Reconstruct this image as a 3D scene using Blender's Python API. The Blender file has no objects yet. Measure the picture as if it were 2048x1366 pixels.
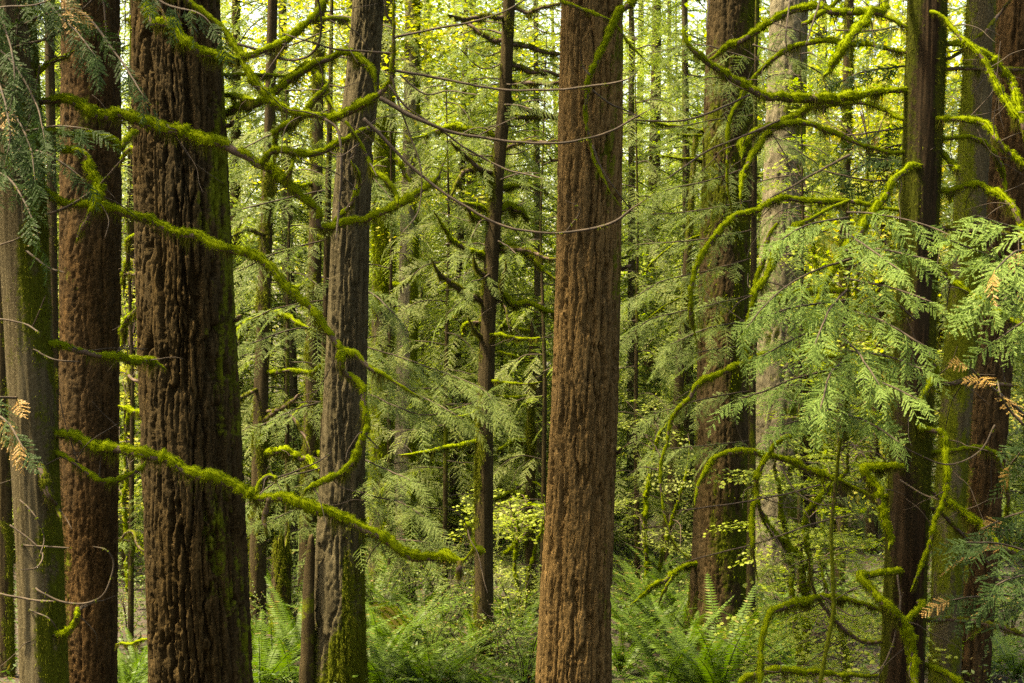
import bpy, math, random
import numpy as np
from mathutils import Vector, Matrix

# ------------------------------------------------------------------ camera, sky, sun, exposure
S = bpy.context.scene
COL = S.collection
CZ = 4.7                      # camera height above the forest floor (it stands on a bank)
FPX = 60.0 / 36.0 * 2048      # focal length in pixels of the photograph
cam_d = bpy.data.cameras.new('camera'); cam = bpy.data.objects.new('camera', cam_d); COL.objects.link(cam)
cam.location = (0, 0, CZ); cam.rotation_euler = (math.radians(90), 0, 0)
cam_d.lens = 60; cam_d.sensor_width = 36; cam_d.clip_end = 600; cam_d.clip_start = 0.05
cam_d.dof.use_dof = True; cam_d.dof.focus_distance = 17.5; cam_d.dof.aperture_fstop = 6.3
S.camera = cam
SUN_AZ, SUN_EL = math.radians(-100), math.radians(63)
w = bpy.data.worlds.new('World'); S.world = w; w.use_nodes = True
wn = w.node_tree.nodes; wl = w.node_tree.links
sky = wn.new('ShaderNodeTexSky'); sky.sky_type = 'NISHITA'; sky.sun_disc = False
sky.sun_elevation = SUN_EL; sky.sun_rotation = SUN_AZ; sky.air_density = 1.0; sky.dust_density = 4.0; sky.ozone_density = 0.6
bg = wn['Background']; wl.new(sky.outputs[0], bg.inputs[0]); bg.inputs[1].default_value = 0.15
sv = Vector((math.sin(SUN_AZ) * math.cos(SUN_EL), math.cos(SUN_AZ) * math.cos(SUN_EL), math.sin(SUN_EL)))
sl = bpy.data.lights.new('sun', 'SUN'); sl.energy = 4.6; sl.angle = math.radians(4); sl.color = (1.0, 0.95, 0.85)
so = bpy.data.objects.new('sun', sl); COL.objects.link(so); so.rotation_euler = sv.to_track_quat('Z', 'Y').to_euler(); so.location = (0, 0, 60)
vs = S.view_settings
vs.view_transform = 'Standard'; vs.look = 'None'; vs.exposure = 2.5; vs.gamma = 1.0; vs.use_curve_mapping = False
vs.use_white_balance = True; vs.white_balance_temperature = 9000; vs.white_balance_tint = 10
S.cycles.max_bounces = 6; S.cycles.diffuse_bounces = 4; S.cycles.transmission_bounces = 4; S.cycles.glossy_bounces = 2
S.cycles.use_denoising = False; S.cycles.sample_clamp_indirect = 2.0; S.cycles.sample_clamp_direct = 6.0
S.render.use_persistent_data = False

RNG = np.random.default_rng(7)
random.seed(7)

# ------------------------------------------------------------------ maths helpers
def at(px, py, Y):
    return np.array([(px - 1024) / FPX * Y, Y, CZ - (py - 683) / FPX * Y])

_perm = np.random.default_rng(99).permutation(256)
_g = np.random.default_rng(5).normal(size=(256, 3)); _g /= np.linalg.norm(_g, axis=1)[:, None]
def noise(P):
    P = np.asarray(P, float); I = np.floor(P).astype(np.int64); f = P - I; u = f * f * f * (f * (f * 6 - 15) + 10)
    r = np.zeros(len(P))
    for dx in (0, 1):
        wx = u[:, 0] if dx else 1 - u[:, 0]
        hx = _perm[(I[:, 0] + dx) & 255]
        for dy in (0, 1):
            wy = u[:, 1] if dy else 1 - u[:, 1]
            hy = _perm[(hx + I[:, 1] + dy) & 255]
            for dz in (0, 1):
                wz = u[:, 2] if dz else 1 - u[:, 2]
                g = _g[_perm[(hy + I[:, 2] + dz) & 255]]
                r += wx * wy * wz * (g[:, 0] * (f[:, 0] - dx) + g[:, 1] * (f[:, 1] - dy) + g[:, 2] * (f[:, 2] - dz))
    return r * 1.5
def sstep(a, b, x):
    t = np.clip((x - a) / (b - a), 0, 1); return t * t * (3 - 2 * t)
def norm(v):
    v = np.asarray(v, float); return v / (np.linalg.norm(v, axis=-1, keepdims=True) + 1e-9)

def catmull(P, n=12):
    P = np.asarray(P, float)
    if len(P) < 3:
        t = np.linspace(0, 1, n)[:, None]; return P[0] * (1 - t) + P[-1] * t
    Q = np.vstack([2 * P[0] - P[1], P, 2 * P[-1] - P[-2]]); out = []
    for i in range(len(P) - 1):
        a, b, c, d = Q[i:i + 4]; t = np.linspace(0, 1, n, endpoint=False)[:, None]
        out.append(0.5 * (2 * b + (c - a) * t + (2 * a - 5 * b + 4 * c - d) * t * t + (3 * b - a - 3 * c + d) * t ** 3))
    out.append(P[-1:]); return np.vstack(out)
def resample(P, step):
    d = np.r_[0, np.cumsum(np.linalg.norm(np.diff(P[:, :3], axis=0), axis=1))]
    n = max(3, int(d[-1] / step) + 1); s = np.linspace(0, d[-1], n)
    return np.stack([np.interp(s, d, P[:, k]) for k in range(P.shape[1])], 1)

# ------------------------------------------------------------------ object helpers
def mesh(name, V, F, mat=None, smooth=False, attrs=None):
    """F: one array or a list of arrays of equal-length faces"""
    if not isinstance(F, list): F = [F]
    F = [np.asarray(f, np.int32) for f in F if len(f)]
    me = bpy.data.meshes.new(name); V = np.asarray(V, np.float32)
    me.vertices.add(len(V)); me.vertices.foreach_set('co', V.ravel())
    loops = np.concatenate([f.ravel() for f in F]); sizes = np.concatenate([np.full(len(f), f.shape[1]) for f in F])
    me.loops.add(len(loops)); me.loops.foreach_set('vertex_index', loops)
    me.polygons.add(len(sizes)); me.polygons.foreach_set('loop_start', np.r_[0, np.cumsum(sizes)[:-1]].astype(np.int32))
    if smooth: me.polygons.foreach_set('use_smooth', np.ones(len(sizes), bool))
    for k, v in (attrs or {}).items():
        a = me.attributes.new(k, 'FLOAT', 'POINT'); a.data.foreach_set('value', np.asarray(v, np.float32))
    me.update(calc_edges=True)
    if mat is not None: me.materials.append(M[mat] if isinstance(mat, str) else mat)
    return me
def link(name, me, parent=None, loc=None):
    o = bpy.data.objects.new(name, me); COL.objects.link(o)
    if parent is not None: o.parent = parent
    if loc is not None: o.location = [float(v) for v in loc]
    return o
def thing(name, label, cat, loc, group=None):
    o = link(name, None, None, loc); o.empty_display_size = 0.2
    return tag(o, label, cat, group)
def tag(o, label, cat=None, group=None, kind=None):
    if label: o['label'] = label
    if cat: o['category'] = cat
    if group: o['group'] = group
    if kind: o['kind'] = kind
    return o
def place(o, pos, xdir, up, s=1.0):
    x = norm(xdir); y = norm(np.cross(up, x)); z = np.cross(x, y)
    o.matrix_local = Matrix(((x[0] * s, y[0] * s, z[0] * s, pos[0]), (x[1] * s, y[1] * s, z[1] * s, pos[1]), (x[2] * s, y[2] * s, z[2] * s, pos[2]), (0, 0, 0, 1)))
def inst(name, me, parent, pos, xdir, up, s=1.0, base=(0, 0, 0)):
    o = link(name, me, parent); place(o, np.asarray(pos) - np.asarray(base), xdir, up, s); return o

# ------------------------------------------------------------------ materials
M = {}
class NT:
    def __init__(self, name):
        m = bpy.data.materials.new(name); m.use_nodes = True; M[name] = m; self.t = m.node_tree; self.t.nodes.clear()
        self.out = self.n('OutputMaterial'); self.m = m
    def n(self, typ, **kw):
        nd = self.t.nodes.new('ShaderNode' + typ)
        for k, v in kw.items(): setattr(nd, k, v)
        return nd
    def l(self, a, b): self.t.links.new(a, b)
    def mix(self, f, a, b, mode='MIX'):
        nd = self.n('MixRGB', blend_type=mode)
        for s, v in zip(nd.inputs, (f, a, b)): self.put(s, v)
        return nd.outputs[0]
    def put(self, s, v):
        if hasattr(v, 'is_output'): self.l(v, s)
        else: s.default_value = v if not isinstance(v, tuple) else (v + (1,) if len(v) == 3 and s.type == 'RGBA' else v)
    def math(self, op, a, b=0.0, clamp=False):
        nd = self.n('Math', operation=op, use_clamp=clamp); self.put(nd.inputs[0], a); self.put(nd.inputs[1], b); return nd.outputs[0]
    def tex(self, scale, detail=4, rough=.6, vec=None, dist=0.0):
        nd = self.n('TexNoise'); nd.inputs['Scale'].default_value = scale; nd.inputs['Detail'].default_value = detail
        nd.inputs['Roughness'].default_value = rough; nd.inputs['Distortion'].default_value = dist
        if vec is not None: self.l(vec, nd.inputs['Vector'])
        return nd.outputs[0]
    def coords(self, sx=1, sy=1, sz=1, space='Object'):
        tc = self.n('TexCoord'); mp = self.n('Mapping'); self.l(tc.outputs[space], mp.inputs[0]); mp.inputs[3].default_value = (sx, sy, sz); return mp.outputs[0]
    def ramp(self, f, *stops):
        nd = self.n('ValToRGB'); self.l(f, nd.inputs[0]); e = nd.color_ramp.elements
        while len(e) < len(stops): e.new(0.5)
        for el, (p, c) in zip(e, stops): el.position = p; el.color = c + (1,)
        return nd.outputs[0]

def bark(name, dark, mid, light, moss=(.080, .098, .007), fine=28, bump=.6, zsq=.22, rough=.92, patch=.5):
    t = NT(name); v = t.coords(1, 1, zsq); vi = t.coords()
    c = t.ramp(t.tex(9, 8, .75, v), (.36, dark), (.50, mid), (.64, light))
    c = t.mix(t.math('MULTIPLY', t.tex(2.2, 3, .5, vi), patch), c, t.mix(.5, mid, light))
    c = t.mix(t.math('MULTIPLY', t.math('GREATER_THAN', t.tex(60, 3, .7, vi), .56), .5), c, tuple(x * 1.35 for x in light))
    big = t.ramp(t.tex(1.1, 4, .6, t.coords(1, 1, .5)), (.40, (0, 0, 0)), (.62, (1, 1, 1)))
    c = t.mix(t.math('MULTIPLY', big, .45), c, t.mix(.55, dark, (.055, .046, .026)))
    at_ = t.n('Attribute', attribute_name='moss'); ms = t.tex(22, 5, .7, vi)
    f = t.math('SUBTRACT', t.math('MULTIPLY', at_.outputs['Fac'], 1.9), t.math('MULTIPLY', ms, 1.5))
    f = t.math('MULTIPLY', f, 3.2, True)
    mc = t.ramp(t.tex(35, 4, .7, vi), (.3, tuple(x * .45 for x in moss)), (.65, moss))
    c = t.mix(f, c, mc)
    b = t.n('BsdfPrincipled'); t.l(c, b.inputs['Base Color']); b.inputs['Roughness'].default_value = rough; b.inputs['Specular IOR Level'].default_value = .04
    bp = t.n('Bump'); bp.inputs['Strength'].default_value = bump; bp.inputs['Distance'].default_value = .035
    h = t.math('ADD', t.tex(fine * 1.5, 8, .78, t.coords(1, 1, .2)), t.math('MULTIPLY', t.tex(fine * 3, 4, .7, vi), .4)); t.l(h, bp.inputs['Height'])
    t.l(bp.outputs[0], b.inputs['Normal']); t.l(b.outputs[0], t.out.inputs[0])
    return t.m
bark('fir_bark', (.027, .017, .006), (.072, .045, .016), (.165, .106, .041))
bark('dark_fir_bark', (.007, .0048, .0017), (.019, .0125, .0043), (.056, .037, .014))
bark('red_fir_bark', (.007, .0044, .0016), (.022, .0122, .0043), (.082, .048, .018), patch=.35)
bark('grey_fir_bark', (.017, .014, .007), (.038, .032, .016), (.084, .072, .039))
bark('mossy_fir_bark', moss=(.050, .060, .005), dark=(.008, .0055, .002), mid=(.024, .016, .006), light=(.064, .044, .019))
bark('pale_bark', (.048, .042, .025), (.092, .082, .050), (.165, .150, .100), zsq=.5)
bark('cedar_bark', (.014, .011, .005), (.038, .031, .015), (.092, .078, .043), moss=(.050, .060, .005), zsq=.04, fine=40, bump=.35)
bark('hemlock_bark', (.009, .0065, .003), (.022, .016, .007), (.052, .040, .018))
bark('cedar_red_bark', (.0024, .0018, .0008), (.007, .0047, .0022), (.027, .0155, .0075), moss=(.032, .038, .004), zsq=.05, fine=40, bump=.35)

def wood(name, a, b_, rough=.85):
    t = NT(name); c = t.ramp(t.tex(14, 4, .6, t.coords()), (.35, a), (.7, b_))
    b = t.n('BsdfPrincipled'); t.l(c, b.inputs['Base Color']); b.inputs['Roughness'].default_value = rough; b.inputs['Specular IOR Level'].default_value = .3
    bp = t.n('Bump'); bp.inputs['Strength'].default_value = .4; bp.inputs['Distance'].default_value = .005; t.l(t.tex(90, 4, .7, t.coords()), bp.inputs['Height']); t.l(bp.outputs[0], b.inputs['Normal'])
    t.l(b.outputs[0], t.out.inputs[0])
wood('branch_wood', (.030, .019, .012), (.075, .048, .030)); wood('twig_wood', (.018, .013, .007), (.052, .037, .020))
wood('pale_twig', (.16, .11, .075), (.27, .20, .14)); wood('litter', (.025, .013, .007), (.075, .040, .019))

def leaf(name, c1, c2, c3=None, trans=.4, tcol=None, rough=.55, spec=.25, odd=.06, big=0.0):
    """colour runs from c1 to c2 leaf by leaf; a few leaves take c3"""
    t = NT(name); g = t.n('NewGeometry'); r = g.outputs['Random Per Island']
    c = t.mix(r, c1, c2)
    if big:
        oi = t.n('ObjectInfo'); c = t.mix(t.math('MULTIPLY', oi.outputs['Random'], big), c, c2)
    if c3: c = t.mix(t.math('LESS_THAN', t.math('FRACT', t.math('MULTIPLY', r, 17.3)), odd), c, c3)
    c = t.mix(.45, c, t.mix(t.tex(1.6, 3, .6, t.coords(space='Object')), tuple(x * .65 for x in c1), c2))
    b = t.n('BsdfPrincipled'); t.l(c, b.inputs['Base Color']); b.inputs['Roughness'].default_value = rough; b.inputs['Specular IOR Level'].default_value = spec
    tr = t.n('BsdfTranslucent'); t.l(t.mix(1, c, tcol or (1.25, 1.42, .5), 'MULTIPLY'), tr.inputs[0])
    mx = t.n('MixShader'); mx.inputs[0].default_value = trans; t.l(b.outputs[0], mx.inputs[1]); t.l(tr.outputs[0], mx.inputs[2]); t.l(mx.outputs[0], t.out.inputs[0])
leaf('moss', (.044, .072, .003), (.185, .236, .008), (.10, .075, .02), trans=.30, rough=.95, spec=.05, odd=.05)
leaf('moss_dark', (.030, .038, .004), (.095, .108, .008), (.06, .04, .015), trans=.25, rough=.95, spec=.05, odd=.1)
leaf('moss_beard', (.030, .034, .004), (.090, .095, .010), (.07, .045, .02), trans=.35, rough=.95, spec=.05, odd=.2)
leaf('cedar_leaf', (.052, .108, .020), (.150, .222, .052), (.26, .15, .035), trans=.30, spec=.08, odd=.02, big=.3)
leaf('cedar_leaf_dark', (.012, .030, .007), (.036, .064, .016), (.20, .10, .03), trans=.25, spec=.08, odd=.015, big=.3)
leaf('cedar_leaf_orange', (.16, .085, .022), (.34, .21, .060), (.10, .12, .03), trans=.3, odd=.2)
leaf('hemlock_leaf', (.044, .080, .018), (.130, .172, .044), (.16, .10, .04), trans=.35, spec=.1, odd=.03, big=.3)
leaf('bright_leaf', (.100, .148, .024), (.245, .282, .060), (.34, .30, .08), trans=.55, odd=.04, big=.4)
leaf('far_leaf', (.072, .112, .022), (.195, .232, .058), (.28, .24, .09), trans=.55, odd=.05, big=.5)
leaf('maple_leaf', (.105, .165, .014), (.240, .290, .022), (.36, .32, .03), trans=.5, odd=.04, big=.3)
leaf('yellow_leaf', (.170, .205, .022), (.330, .320, .040), (.42, .30, .04), trans=.5, odd=.10, big=.3)
leaf('fern_leaf', (.026, .062, .006), (.074, .126, .013), (.20, .14, .04), trans=.35, rough=.5, spec=.18, odd=.02, big=.5)
leaf('deep_leaf', (.012, .026, .008), (.030, .050, .014), trans=.2)  # for the unseen ring of foliage, kept dark to reduce frontal fill
leaf('shrub_leaf', (.045, .080, .014), (.110, .150, .026), (.25, .13, .04), trans=.4, odd=.06, big=.4)
leaf('ground_leaf', (.022, .052, .010), (.072, .112, .020), (.13, .07, .025), trans=.35, odd=.07)

t = NT('forest_floor'); v = t.coords()
c = t.ramp(t.tex(1.3, 6, .65, v), (.30, (.010, .007, .0035)), (.48, (.020, .014, .006)), (.58, (.018, .026, .005)), (.8, (.036, .048, .008)))
c = t.mix(t.math('MULTIPLY', t.tex(30, 4, .7, v), .4), c, (.05, .028, .012))
b = t.n('BsdfPrincipled'); t.l(c, b.inputs['Base Color']); b.inputs['Roughness'].default_value = .95
bp = t.n('Bump'); bp.inputs['Strength'].default_value = .8; bp.inputs['Distance'].default_value = .05; t.l(t.tex(18, 6, .7, v), bp.inputs['Height']); t.l(bp.outputs[0], b.inputs['Normal']); t.l(b.outputs[0], t.out.inputs[0])

# ------------------------------------------------------------------ geometry builders
def leafs(P, D, N, l, w, widest=.45, bend=0.0):
    """rhombic leaves: roots P, directions D, face normals N"""
    P = np.asarray(P, float); n = len(P); D = norm(D); N = np.broadcast_to(N, (n, 3)); Sd = norm(np.cross(N, D))
    l = np.broadcast_to(l, n)[:, None]; w = np.broadcast_to(w, n)[:, None]
    m = P + D * l * widest; dz = np.array([0, 0, -1.0]) * l * bend
    V = np.stack([P, m + Sd * w / 2, P + D * l + dz, m - Sd * w / 2], 1).reshape(-1, 3)
    return V, np.arange(4 * n).reshape(n, 4)
def strands(P, D, l, w, rng, droop=0.0):
    """one thin triangle each"""
    n = len(P); D = norm(D); r = norm(np.cross(D, rng.normal(size=(n, 3))))
    l = np.broadcast_to(l, n)[:, None]; w = np.broadcast_to(w, n)[:, None]
    tip = P + D * l; tip[:, 2] -= (droop * l[:, 0])
    V = np.stack([P - r * w / 2, P + r * w / 2, tip], 1).reshape(-1, 3)
    return V, np.arange(3 * n).reshape(n, 3)
def join(parts):
    """[(V,F)...] -> V, {size: F}"""
    Vs, Fs, o = [], {}, 0
    for V, F in parts:
        Vs.append(V)
        for f in (F if isinstance(F, list) else [F]): Fs.setdefault(f.shape[1], []).append(f + o)
        o += len(V)
    return np.vstack(Vs), [np.vstack(f) for f in Fs.values()]
def frames(P):
    T = norm(np.gradient(P, axis=0)); up = np.array([0, 0, 1.0]) if abs(T[0, 2]) < .9 else np.array([1.0, 0, 0])
    A = np.zeros_like(P); a = norm(np.cross(T[0], up))
    for i in range(len(P)):
        a = norm(a - T[i] * np.dot(a, T[i])); A[i] = a
    return T, A, np.cross(T, A)
def tube(P, R, k, disp=None):
    T, A, B = frames(P); th = np.linspace(0, 2 * np.pi, k, endpoint=False); n = len(P)
    N = (np.cos(th)[None, :, None] * A[:, None] + np.sin(th)[None, :, None] * B[:, None])
    r = np.broadcast_to(np.asarray(R)[:, None], (n, k))
    if disp is not None: r = disp(P, N, r)
    V = (P[:, None] + N * r[..., None]).reshape(-1, 3)
    i = np.arange(n - 1)[:, None] * k; j = np.arange(k)[None]; j2 = (j + 1) % k
    F = np.stack([i + j, i + j2, i + k + j2, i + k + j], -1).reshape(-1, 4)
    V = np.vstack([V, P[0], P[-1]]); c0, c1 = n * k, n * k + 1; jj = np.arange(k)
    caps = np.vstack([np.stack([np.full(k, c0), (jj + 1) % k, jj], 1), np.stack([np.full(k, c1), (n - 1) * k + jj, (n - 1) * k + (jj + 1) % k], 1)])
    return V, [F, caps], N.reshape(-1, 3)

def bark_depth(kind, X, Y, Z, sd):
    if kind == 'fir':
        o = np.array([sd * 7.3, sd * 3.1, sd * 1.7])
        q = np.stack([X, Y, Z], 1)
        wv = noise(q * [2.2, 2.2, 1.4] + o) * .05 + noise(q * [10, 10, 6] + o) * .014
        p = np.stack([X + wv, Y - wv, Z * .072], 1)
        jg = noise(q * [34, 34, 8] + o) * .07 + noise(q * [75, 75, 30] + o) * .06
        a = np.abs(noise(p * 11.5 + o)) + jg; b = np.abs(noise(p * 23.0 + o + 40)) + jg; c = np.abs(noise(q * [9, 9, 5] + o + 70))
        d = -1.15 * (1 - sstep(.06, .17, a)) - .42 * (1 - sstep(.04, .14, b)) - .22 * (1 - sstep(0, .05, c))
        d += .08 * noise(q * [30, 30, 2.5] + o) + .10 * noise(q * [60, 60, 9] + o) + .13 * noise(q * [85, 85, 45] + o)
        return d
    if kind == 'flaky':
        o = np.array([sd * 7.3, sd * 3.1, sd * 1.7]); q = np.stack([X, Y, Z], 1)
        jg = noise(q * [34, 34, 18] + o) * .10 + noise(q * [75, 75, 40] + o) * .06; a = np.abs(noise(q * [11, 11, 1.5] + o)) + jg; b = np.abs(noise(q * [17, 17, 8] + o + 9)) + jg
        return -.6 * (1 - sstep(0, .15, a)) - .35 * (1 - sstep(0, .14, b)) + .14 * noise(q * [24, 24, 8] + o) + .2 * noise(q * [55, 55, 30] + o) + .12 * noise(q * [90, 90, 60] + o)
    o = np.array([sd * 5.1, sd * 2.3, sd]); q = np.stack([X, Y, Z], 1)
    return .55 * noise(q * [26, 26, .7] + o) + .35 * noise(q * [55, 55, 2.0] + o) + .25 * noise(q * [7, 7, 1.2] + o)

def trunk(name, parent, path, mat, kind='fir', depth=.03, dz=.02, da=.02, seed=1, moss=None, zfine=None, flare=None, jag=0):
    """path: rows (x, y, z, r) in the tree's own frame, bottom to top; finer towards the camera; moss(X,Y,Z,nx,ny)->0..1"""
    path = np.asarray(path, float); z0, z1 = path[0, 2], path[-1, 2]; zf = min(z1, zfine if zfine else z1)
    zs = np.r_[np.arange(z0, zf, dz), np.arange(zf, z1, .25), z1]
    C = np.stack([np.interp(zs, path[:, 2], path[:, k]) for k in (0, 1, 3)], 1)
    rm = path[:, 3].mean(); nf = max(10, int(np.pi * 1.15 * rm / da)); nb = max(6, nf // 4)
    a0, a1 = math.radians(-90 - 104), math.radians(-90 + 104)
    th = np.r_[np.linspace(a0, a1, nf, endpoint=False), np.linspace(a1, a0 + 2 * np.pi, nb, endpoint=False)]; k = len(th)
    R = np.broadcast_to(C[:, 2:3], (len(zs), k)).copy(); TH = np.broadcast_to(th[None], R.shape); ZZ = np.broadcast_to(zs[:, None], R.shape)
    if flare:
        h, amt, lobes = flare; e = np.exp(-np.clip(ZZ - z0, 0, None) / h)
        R *= 1 + amt * e * (1 + .45 * np.sin(TH * lobes + seed) + .25 * np.sin(TH * (lobes + 3) + seed * 2))
    R *= 1 + .035 * np.sin(TH * 2 + ZZ * .5 + seed) + .03 * np.sin(TH * 3 - ZZ * .7 + seed * 3)
    cx, cy = np.cos(TH), np.sin(TH)
    d = bark_depth(kind, (cx * R).ravel(), (cy * R).ravel(), ZZ.ravel(), seed).reshape(R.shape)
    R = R + d * depth
    X, Y = C[:, 0:1] + cx * R, C[:, 1:2] + cy * R
    if jag: ZZ = ZZ + jag * sstep(z1 - .5, z1, ZZ) * (noise(np.stack([cx.ravel() * 2.6, cy.ravel() * 2.6, ZZ.ravel() * 0 + seed], 1)).reshape(ZZ.shape) * 1.3 + noise(np.stack([cx.ravel() * 9, cy.ravel() * 9, ZZ.ravel() * 0 + seed], 1)).reshape(ZZ.shape))
    V = np.stack([X, Y, ZZ], -1).reshape(-1, 3); n = len(zs)
    i = np.arange(n - 1)[:, None] * k; j = np.arange(k)[None]; j2 = (j + 1) % k
    F = np.stack([i + j, i + j2, i + k + j2, i + k + j], -1).reshape(-1, 4)
    top = np.array([[C[-1, 0], C[-1, 1], zs[-1] + (.02 if not jag else -.25)]]); V = np.vstack([V, top]); jj = np.arange(k)
    cap = np.stack([np.full(k, n * k), (n - 1) * k + jj, (n - 1) * k + (jj + 1) % k], 1)
    mv = np.zeros(len(V))
    if moss is not None: mv[:-1] = moss(X.ravel(), Y.ravel(), ZZ.ravel(), cx.ravel(), cy.ravel())
    o = link(name, mesh(name, V, [F, cap], mat, kind == 'cedar', {'moss': mv}), parent)
    return o, V[:-1], np.stack([cx.ravel(), cy.ravel(), np.zeros(cx.size)], 1), mv[:-1]

def trunk_moss(parent, V, N, mv, n, rng, ln=.03, wd=.006, mat='moss'):
    """shaggy moss on the trunk where the mask is high"""
    p = np.clip(mv - .35, 0, 1) * (N[:, 1] < .35); 
    if p.sum() <= 0: return
    i = rng.choice(len(V), n, p=p / p.sum()); D = N[i] * .75 + rng.normal(size=(n, 3)) * .35; D[:, 2] -= .25
    Vs, Fs = strands(V[i] + rng.normal(size=(n, 3)) * .008, D, ln * rng.uniform(.5, 1.5, n), wd, rng, .4)
    o = link('moss', mesh('moss', Vs, Fs, mat), parent); o['kind'] = 'stuff'; return o

def limb(tree, pts, Y, base, rng, kind='m', name='branch', root=None, jit=.12, dens=1.0, beard=.25, wig=1.0):
    """pts: (px, py, r_px) along the branch; Y: depth or list of depths.  kind m mossy, d thinly mossed, t bare twig"""
    pts = np.asarray(pts, float); n = len(pts)
    Ys = np.interp(np.linspace(0, 1, n), np.linspace(0, 1, len(Y)), Y) if np.ndim(Y) else np.full(n, float(Y))
    ph = rng.uniform(0, 6.28, 2); s = np.linspace(0, 1, n)
    Ys = Ys + jit * s * (np.sin(s * 5 + ph[0]) + .5 * np.sin(s * 11 + ph[1]))
    P = np.array([np.r_[at(p[0], p[1], y), p[2] / FPX * y] for p, y in zip(pts, Ys)])
    if root is not None: P = np.vstack([np.r_[root, P[0, 3] * 1.15], P])
    P[:, :3] -= base
    px = FPX / Ys.mean(); stp = max(.013, 3.0 / px) if kind != 't' else max(.022, 5 / px); Q = resample(catmull(P, 14), stp)
    if wig:
        o = rng.uniform(0, 100, 3); u = np.linspace(0, 1, len(Q)); L = len(Q) * stp
        for k in range(3): Q[:, k] += wig * Q[:, 3] * (.75 * noise(np.stack([u * L * 2.2 + o[k] + 31, u * 0, u * 0 + k * 3.1], 1)) + .45 * noise(np.stack([u * L * 7 + o[k], u * 0, u * 0 + k * 7.7], 1))) * np.minimum(1, u * 8)
        nk = max(2, int(L / .22)); kn = np.linspace(0, 1, nk + 2)
        for k in range(3): Q[:, k] += wig * np.interp(u, kn, rng.normal(size=nk + 2) * .32) * Q[:, 3] * np.minimum(1, u * 8)
    C, R = Q[:, :3], Q[:, 3].copy(); nt = max(3, len(R) // 9); R[-nt:] *= np.linspace(1, .3, nt)
    u = np.linspace(0, 1, len(C)); o = rng.uniform(0, 50, 3)
    if kind == 't':
        V, F, _ = tube(C, R, 5); ob = link(name, mesh(name, V, F, 'twig_wood', True), tree)
        lo = noise(np.stack([u * 14 + o[0], u * 0, u * 0], 1)) > .22
        m = int(lo.sum() * 10 * dens)
        if m > 3 and dens > .2:
            idx = np.where(lo)[0]; i = rng.choice(idx, m)
            D = rng.normal(size=(m, 3)); D[:, 2] *= .6; D[:, 2] += .2
            Vs, Fs = strands(C[i] + norm(D) * R[i][:, None] * .7, D, R[i] * 1.0 + .008, .006, rng, .4)
            mo = link('moss', mesh('moss', Vs, Fs, 'moss'), ob); mo['kind'] = 'stuff'
        return ob, C, R
    wf = .62 if kind == 'm' else .8
    V, F, _ = tube(C, R * wf, 6); ob = link(name, mesh(name, V, F, 'branch_wood', True), tree)
    lump = 1 + .48 * noise(np.stack([u * len(C) * stp * 4.5 + o[0], u * 0, u * 0 + 3], 1)) + .34 * noise(np.stack([u * len(C) * stp * 14 + o[1], u * 0, u * 0], 1))
    lump *= 1 - .25 * sstep(.12, .42, noise(np.stack([u * len(C) * stp * 2.6 + o[2] + 17, u * 0, u * 0 + 5], 1)))
    if kind == 'd': lump *= .92
    lump[:2] = np.minimum(lump[:2], 1)
    def disp(P_, N, r):
        q = (P_[:, None] + N * r[..., None]).reshape(-1, 3)
        e = noise(q * 24 + o).reshape(r.shape) * .34 + noise(q * 55 + o).reshape(r.shape) * .20
        return r * lump[:, None] * (.73 + .30 * N[..., 2] + e)
    V, F, N = tube(C, R, 10, disp); parts = [(V, F)]
    Lm = np.linalg.norm(np.diff(C, axis=0), axis=1).sum(); k = 10; nv = len(C) * k
    rr = np.repeat(R * lump, k); m = int(dens * np.clip(1.0e4 * Lm * R.mean() * 2 * np.pi * (px / 230) ** 1.2, 150, 16000))
    up = np.clip(.62 + .5 * N[:, 2], .14 if kind == 'm' else .05, 1) * rr; i = rng.choice(nv, m, p=up / up.sum())
    D = N[i] + rng.normal(size=(m, 3)) * .45; Lr = np.clip(rr[i] * .48, .009, .020) * rng.uniform(.5, 1.5, m)
    parts.append(strands(V[:nv][i] - N[i] * .004, D, Lr, np.clip(1.55 / px, .005, .018), rng, .25))
    Vm, Fm = join(parts); mo = link('moss', mesh('moss', Vm, Fm, 'moss' if kind == 'm' else 'moss_dark'), ob); mo['kind'] = 'stuff'
    if beard > 0:
        mb = int(m * beard * .5); bl = np.clip(noise(np.stack([u * len(C) * stp * 6.5 + o[2], u * 0, u * 0 + 9], 1)) + .25, 0, 1) + .03
        i = rng.choice(len(C), mb, p=bl / bl.sum()); D = rng.normal(size=(mb, 3)) * .22; D[:, 2] = -1
        s0 = C[i] + rng.normal(size=(mb, 3)) * R[i][:, None] * .35; s0[:, 2] -= R[i] * .3
        Vb, Fb = strands(s0, D, (R[i] * .7 + .014 + .10 * bl[i] ** 1.5) * rng.uniform(.4, 1.3, mb), np.clip(1.2 / px, .004, .012), rng)
        for _ in range(int(rng.integers(1, 4)) if (Lm > .5 and px > 180) else 0):
            i0 = int(rng.uniform(.25, .95) * (len(C) - 1)); d0 = norm(rng.normal(size=3) * [1, .6, .8] + [0, 0, -.15]); l0 = rng.uniform(.15, .5); tw = np.array([C[i0], C[i0] + d0 * l0 * .5 + rng.normal(size=3) * .03, C[i0] + d0 * l0 + rng.normal(size=3) * .05 + [0, 0, rng.uniform(-.1, .08)]])
            tw = catmull(tw, 8); tv, tf, _ = tube(tw, np.linspace(.006, .0022, len(tw)), 5); link('twig', mesh('twig', tv, tf, 'twig_wood', True), ob)
        bo = link('hanging_moss', mesh('hanging_moss', Vb, Fb, 'moss_beard'), ob); bo['kind'] = 'stuff'
    return ob, C, R

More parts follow.
